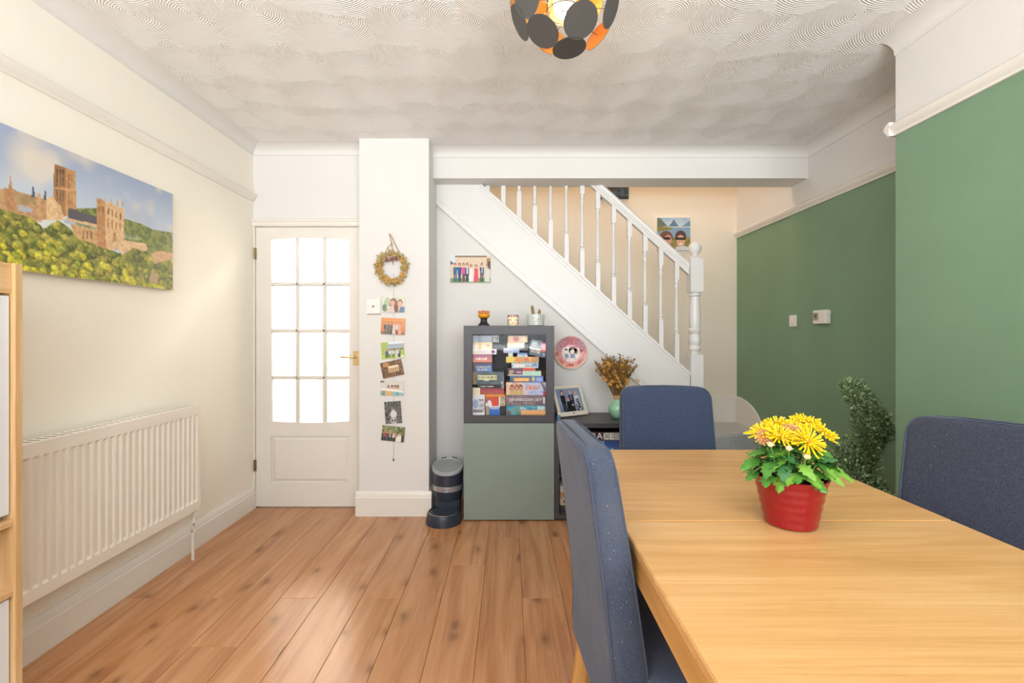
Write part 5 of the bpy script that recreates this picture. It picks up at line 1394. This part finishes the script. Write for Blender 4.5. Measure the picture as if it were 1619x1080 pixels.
def disc_mesh():
    m = MB(); n = 28; r = .054
    m.rings([[(r * math.cos(2 * PI * k / n), r * math.sin(2 * PI * k / n), z) for k in range(n)] for z in (-.0004, .0012)], False, False)
    m.add([(r * math.cos(2 * PI * k / n), r * math.sin(2 * PI * k / n), .0012) for k in range(n)], [tuple(range(n))])
    m.mi = 1; m.add([(r * math.cos(2 * PI * k / n), r * math.sin(2 * PI * k / n), -.0008) for k in range(n)], [tuple(range(n - 1, -1, -1))])
    me = m.mesh('disc'); me.materials.append(MATTBLK); me.materials.append(GOLD); return me
dme = disc_mesh()
for v in dirs:
    o = bpy.data.objects.new('disc', dme); COL.objects.link(o); o.parent = pd
    o.location = v * LR + Vector((0, 0, .18)); o.rotation_euler = v.to_track_quat('Z', 'Y').to_euler()
    hp_ = min(hub, key=lambda h: (h - (LC + v * LR)).length) if v.z < .3 else LC + Vector((v.x, v.y, 0)) * .05 + Vector((0, 0, .05))
    fr.tube([hp_, LC + v * (LR - .002)], .0013, 5)
fr.tube([LC + Vector((.055, 0, -.045)), LC + Vector((.05, 0, .05))], .0018, 5); fr.tube([LC + Vector((-.055, 0, -.045)), LC + Vector((-.05, 0, .05))], .0018, 5)
fr.tube([LC + Vector((.05, 0, .05)), LC + Vector((0, 0, .09)), LC + Vector((-.05, 0, .05))], .002, 5)
fr.build('wire_frame', WIRE, pd)
MB().lathe([(.055, .25), (.055, .238), (.04, .225), (.008, .22), (.008, .10), (.022, .095), (.024, .05), (.0, .05)], LC.x, LC.y, LC.z, 20).build('ceiling_cup', WIRE, pd, smooth=35)
MB().lathe([(.014, .055), (.018, .04), (.032, .01), (.036, -.015), (.031, -.042), (.016, -.058), (.003, -.061)], LC.x, LC.y, LC.z, 20).build('bulb', emis('lit_bulb', '#ffe6c8', 1.6), pd, smooth=True)
pl = bpy.data.lights.new('bulb_light', 'POINT'); pl.energy = 6; pl.color = (1, .8, .58); pl.shadow_soft_size = .036
plo = bpy.data.objects.new('bulb_light', pl); COL.objects.link(plo); plo.location = LC + Vector((0, 0, -.075))

# ================================================================== flower pot on the table
fp = Vector((.712, 1.186, TZ))
mum = thing('flower_pot', fp, 'yellow chrysanthemum in a glossy ribbed red pot on the oak table', 'potted plant')
prof = [(.052, 0), (.059, .003)]
for k in range(25):
    t = k / 24; prof.append((.060 + .024 * t + .0007 * math.sin(t * 5.5 * 2 * PI), .004 + .116 * t))
prof += [(.0855, .1225), (.084, .1245), (.080, .123), (.076, .104), (.0, .104)]
MB().lathe(prof, fp.x, fp.y, fp.z, 48, cap1=False).build('plant_pot', M('red_glaze', '#8e0816', .16, var=.04, coat=.4), mum, smooth=50)
MB().lathe([(.0765, .102), (.05, .107), (.02, .109), (.001, .109)], fp.x, fp.y, fp.z, 24).build('soil', M('dark_soil', '#2c1e16', .95, var=.5, vscale=120, bump=1, bscale=150), mum)
def leaf_mesh(seed):
    q = random.Random(seed); L, W = .064, .046
    out = []
    prof = [(0, .06), (.10, .10), (.20, .62), (.27, .48), (.36, .98), (.46, .62), (.56, .88), (.66, .50), (.78, .52), (.88, .30), (1.0, .02)]
    def pt(t, x): return (x, L * t, -.012 * (t ** 2) * (1 + .6 * q.random()) + .22 * abs(x) - .5 * abs(x) * t + q.uniform(-.001, .001))
    vs, fs = [], []
    for t, ww in prof:
        hw = W * .5 * ww * q.uniform(.85, 1.12)
        vs += [pt(t, -hw), pt(t, -hw * .5), pt(t, 0), pt(t, hw * .5), pt(t, hw)]
    for k in range(len(prof) - 1):
        for j in range(4): fs.append((5 * k + j, 5 * k + j + 1, 5 * k + j + 6, 5 * k + j + 5))
    m = MB().add(vs, fs).mesh('leaf', smooth=60); return m
LM = []
for i in range(4):
    for c in ('#4f8a34', '#3a7038', '#74a23a'):
        me = leaf_mesh(i); LM.append(me)
        nm = 'mum_leaf_' + c[1:]
        me.materials.append(bpy.data.materials.get(nm) or M(nm, c, .42, var=.25, vscale=40))
q = random.Random(21)
stems = MB()
for k in range(150):
    an = q.uniform(0, 2 * PI); ring = q.random()
    r = .012 + .066 * ring; z = .215 - .040 * ring - .045 * q.random()
    o = bpy.data.objects.new('leaf', LM[q.randrange(len(LM))]); COL.objects.link(o); o.parent = mum
    o.location = (r * math.cos(an), r * math.sin(an), z)
    sc = q.uniform(.6, 1.0); o.scale = (sc, sc, sc)
    tilt = R(q.uniform(5, 40) - 45 * ring)
    o.rotation_euler = (tilt, R(q.uniform(-25, 25)), an - PI / 2 + R(q.uniform(-40, 40)))
    if k % 3 == 0: stems.tube([fp + Vector((.3 * r * math.cos(an), .3 * r * math.sin(an), .10)), fp + Vector((.8 * r * math.cos(an), .8 * r * math.sin(an), z * .85)), fp + Vector((r * math.cos(an), r * math.sin(an), z))], .0014, 5)
YEL = M('yellow_petal', '#f6cf12', .45, var=.12, vscale=50); YELC = M('flower_eye', '#d9821a', .6, var=.3, vscale=200); FADED = M('faded_petal', '#d9a070', .6, var=.2, vscale=60)
fls = [(1206, 686, 1.19, (-.5, -.3, 1), YEL, 1.0), (1226, 674, 1.23, (-.2, .0, 1), YEL, 1.0), (1232, 690, 1.15, (-.1, -.55, 1), YEL, .95), (1256, 678, 1.22, (-.1, -.2, 1), YEL, .85), (1275, 670, 1.25, (.1, -.1, 1), YEL, 1.0), (1298, 686, 1.20, (.55, -.3, 1), YEL, 1.05), (1277, 699, 1.12, (.15, -1.0, .75), YEL, 1.1), (1252, 684, 1.17, (-.2, -.5, 1), FADED, .6), (1208, 692, 1.17, (-.3, -.4, .3), FADED, .5), (1248, 695, 1.15, (.3, -.6, 1), YEL, .55)]
for x, y, Y, ax, mt, sc in fls:
    c = px(x, y, Y); ax = Vector(ax).normalized(); u = ax.orthogonal().normalized(); v = ax.cross(u)
    m_ = MB()
    for ring_, n, el, L in ((0, 17, 8, .037), (1, 15, 26, .033), (2, 12, 48, .025), (3, 8, 66, .017)):
        for k in range(n):
            an = 2 * PI * (k + .37 * ring_ + q.uniform(-.2, .2)) / n; d = u * math.cos(an) + v * math.sin(an)
            e = R(el + q.uniform(-9, 9)); Lk = L * sc * q.uniform(.8, 1.15)
            p1 = c + d * .003; p2 = p1 + (d * math.cos(e) + ax * math.sin(e)) * Lk * .6; p3 = p2 + (d * math.cos(e - .35) + ax * math.sin(e - .35 + q.uniform(0, .6))) * Lk * .4
            m_.tube([p1, p2, p3], [.0012, .0017, .0024], 5)
    fo = m_.build('flower', mt, mum, smooth=True)
    MB().ball(tuple(c + ax * .004), .006, 10, 6).build('flower_eye', YELC, fo, smooth=True)
    stems.tube([fp + Vector((0, 0, .10)) + (c - fp) * Vector((.3, .3, 0)), fp + (c - fp) * .75, c], .0016, 5)
for x, y, Y in ((1218, 703, 1.13), (1242, 697, 1.14), (1275, 722, 1.10), (1247, 709, 1.12)):
    c = px(x, y, Y); m_ = MB(); rose(m_, c, .009, 12, (0, -.5, 1)); m_.ball(tuple(c), .0065, 10, 7); m_.build('flower_bud', M('cream_bud', '#e6cba0', .55, var=.15, vscale=120), mum)
    stems.tube([fp + Vector((0, 0, .11)), fp + (c - fp) * .7, c], .0013, 5)
stems.build('stems', M('mum_stem', '#6f9a4c', .5), mum, smooth=True)['kind'] = 'stuff'

# ================================================================== spiral topiary in the alcove
tp0 = Vector((1.885, 2.46, 0))
top_ = thing('spiral_topiary', tp0, 'spiral clipped box topiary in the green alcove behind the skewed chair', 'potted plant')
MB().lathe([(.105, 0), (.11, .005), (.14, .25), (.145, .25), (.145, .27), (.132, .27), (.128, .24), (.0, .24)], tp0.x, tp0.y, 0, 28, cap1=False).build('plant_pot', M('grey_pot', '#6c6a68', .6), top_, smooth=35)
MB().tube([(tp0.x, tp0.y, .22), (tp0.x + .01, tp0.y, .6), (tp0.x - .02, tp0.y, .98)], [.014, .011, .006], 8).build('trunk', TWIG, top_, smooth=True)
q = random.Random(33); la = MB(); lb = MB()
for k in range(10500):
    t = q.random() ** .8
    z = .36 + .60 * t; an = PI + (z - .955) / .245 * PI * -1.0
    hr_ = .080 - .038 * t; tr_ = .138 - .080 * t
    c = tp0 + Vector((hr_ * math.cos(an) - .045 * t, hr_ * math.sin(an), z))
    d = Vector((q.gauss(0, 1), q.gauss(0, 1), q.gauss(0, 1))).normalized()
    p0 = c + Vector((d.x, d.y, d.z * .8)) * tr_ * (q.random() ** .35) * (.85 + .3 * mnoise.noise(c * 14 + d * 2))
    dd = (d + Vector((q.uniform(-.8, .8), q.uniform(-.8, .8), q.uniform(-.3, .9)))).normalized()
    leafquad(la if q.random() < .6 else lb, p0, dd, (q.uniform(-1, 1), q.uniform(-1, 1), 1), q.uniform(.014, .024), q.uniform(.008, .013), q.uniform(-.2, .3))
for k in range(1800):
    z = q.uniform(.3, .86); an = q.uniform(0, 2 * PI); r = .062 * q.random() ** .5
    leafquad(la if q.random() < .7 else lb, tp0 + Vector((r * math.cos(an) - .01, r * math.sin(an), z)), (math.cos(an), math.sin(an), q.uniform(-.3, .9)), (q.uniform(-1, 1), q.uniform(-1, 1), 1), q.uniform(.014, .022), q.uniform(.008, .012), .1)
la.build('foliage', M('box_leaf', '#6c8454', .5, var=.4, vscale=30), top_)['kind'] = 'stuff'
lb.build('foliage', M('box_leaf_pale', '#a8bb90', .5, var=.35, vscale=30), top_)['kind'] = 'stuff'

# ================================================================== thermostat and switch on the alcove wall
def rw(x, y):
    s = (x - CX) / XR; return (F_PX / s, EYE + (CY - y) / s)
ya, z0 = rw(1290, 512); yb, z1 = rw(1313, 491)
ya, yb = 3.255, 3.12
z0, z1 = 1.300, 1.392
th_ = thing('thermostat', (XR - .018, (ya + yb) / 2, z0), 'white wall thermostat with a small grey screen on the green wall', 'thermostat')
tb_ = MB().box(XR - .036, XR, yb, ya, z0, z1).build('housing', PLASTICW, th_, bevel=.004)
MB().box(XR - .0368, XR - .0355, ya - .060, ya - .004, z0 + .022, z1 - .016).build('bezel', M('grey_bezel', '#b5aea4', .5), th_)
MB().box(XR - .0376, XR - .0366, ya - .047, ya - .018, z0 + .040, z1 - .026).build('screen', M('lcd_screen', '#756e60', .3), th_)
for k in range(2):
    MB().lathe([(.005, 0), (.0045, .002)], 0, 0, 0, 10).xform(Matrix.Translation((XR - .036, ya - .066, z0 + .042 + .02 * k)) @ Matrix.Rotation(R(-90), 4, 'Y')).build('button', M('button_grey', '#cfc8be', .5), th_)
MB().lathe([(.012, 0), (.011, .012)], 0, 0, 0, 14).xform(Matrix.Translation((XR - .018, yb, z1 - .018)) @ Matrix.Rotation(R(90), 4, 'X')).build('dial', PLASTICW, th_, smooth=35)
s2 = thing('light_switch', (XR - .005, 3.53, 1.285), 'small white rocker switch beside the thermostat on the green wall', 'switch')
MB().box(XR - .009, XR, 3.487, 3.573, 1.285, 1.371).build('switch_plate', PLASTICW, s2, bevel=.003)
MB().prism([(XR - .009, 1.310), (XR - .0135, 1.312), (XR - .0105, 1.346), (XR - .009, 1.346)], 'Y', 3.517, 3.543).build('rocker', PLASTICW, s2)

bpy.context.view_layer.update()
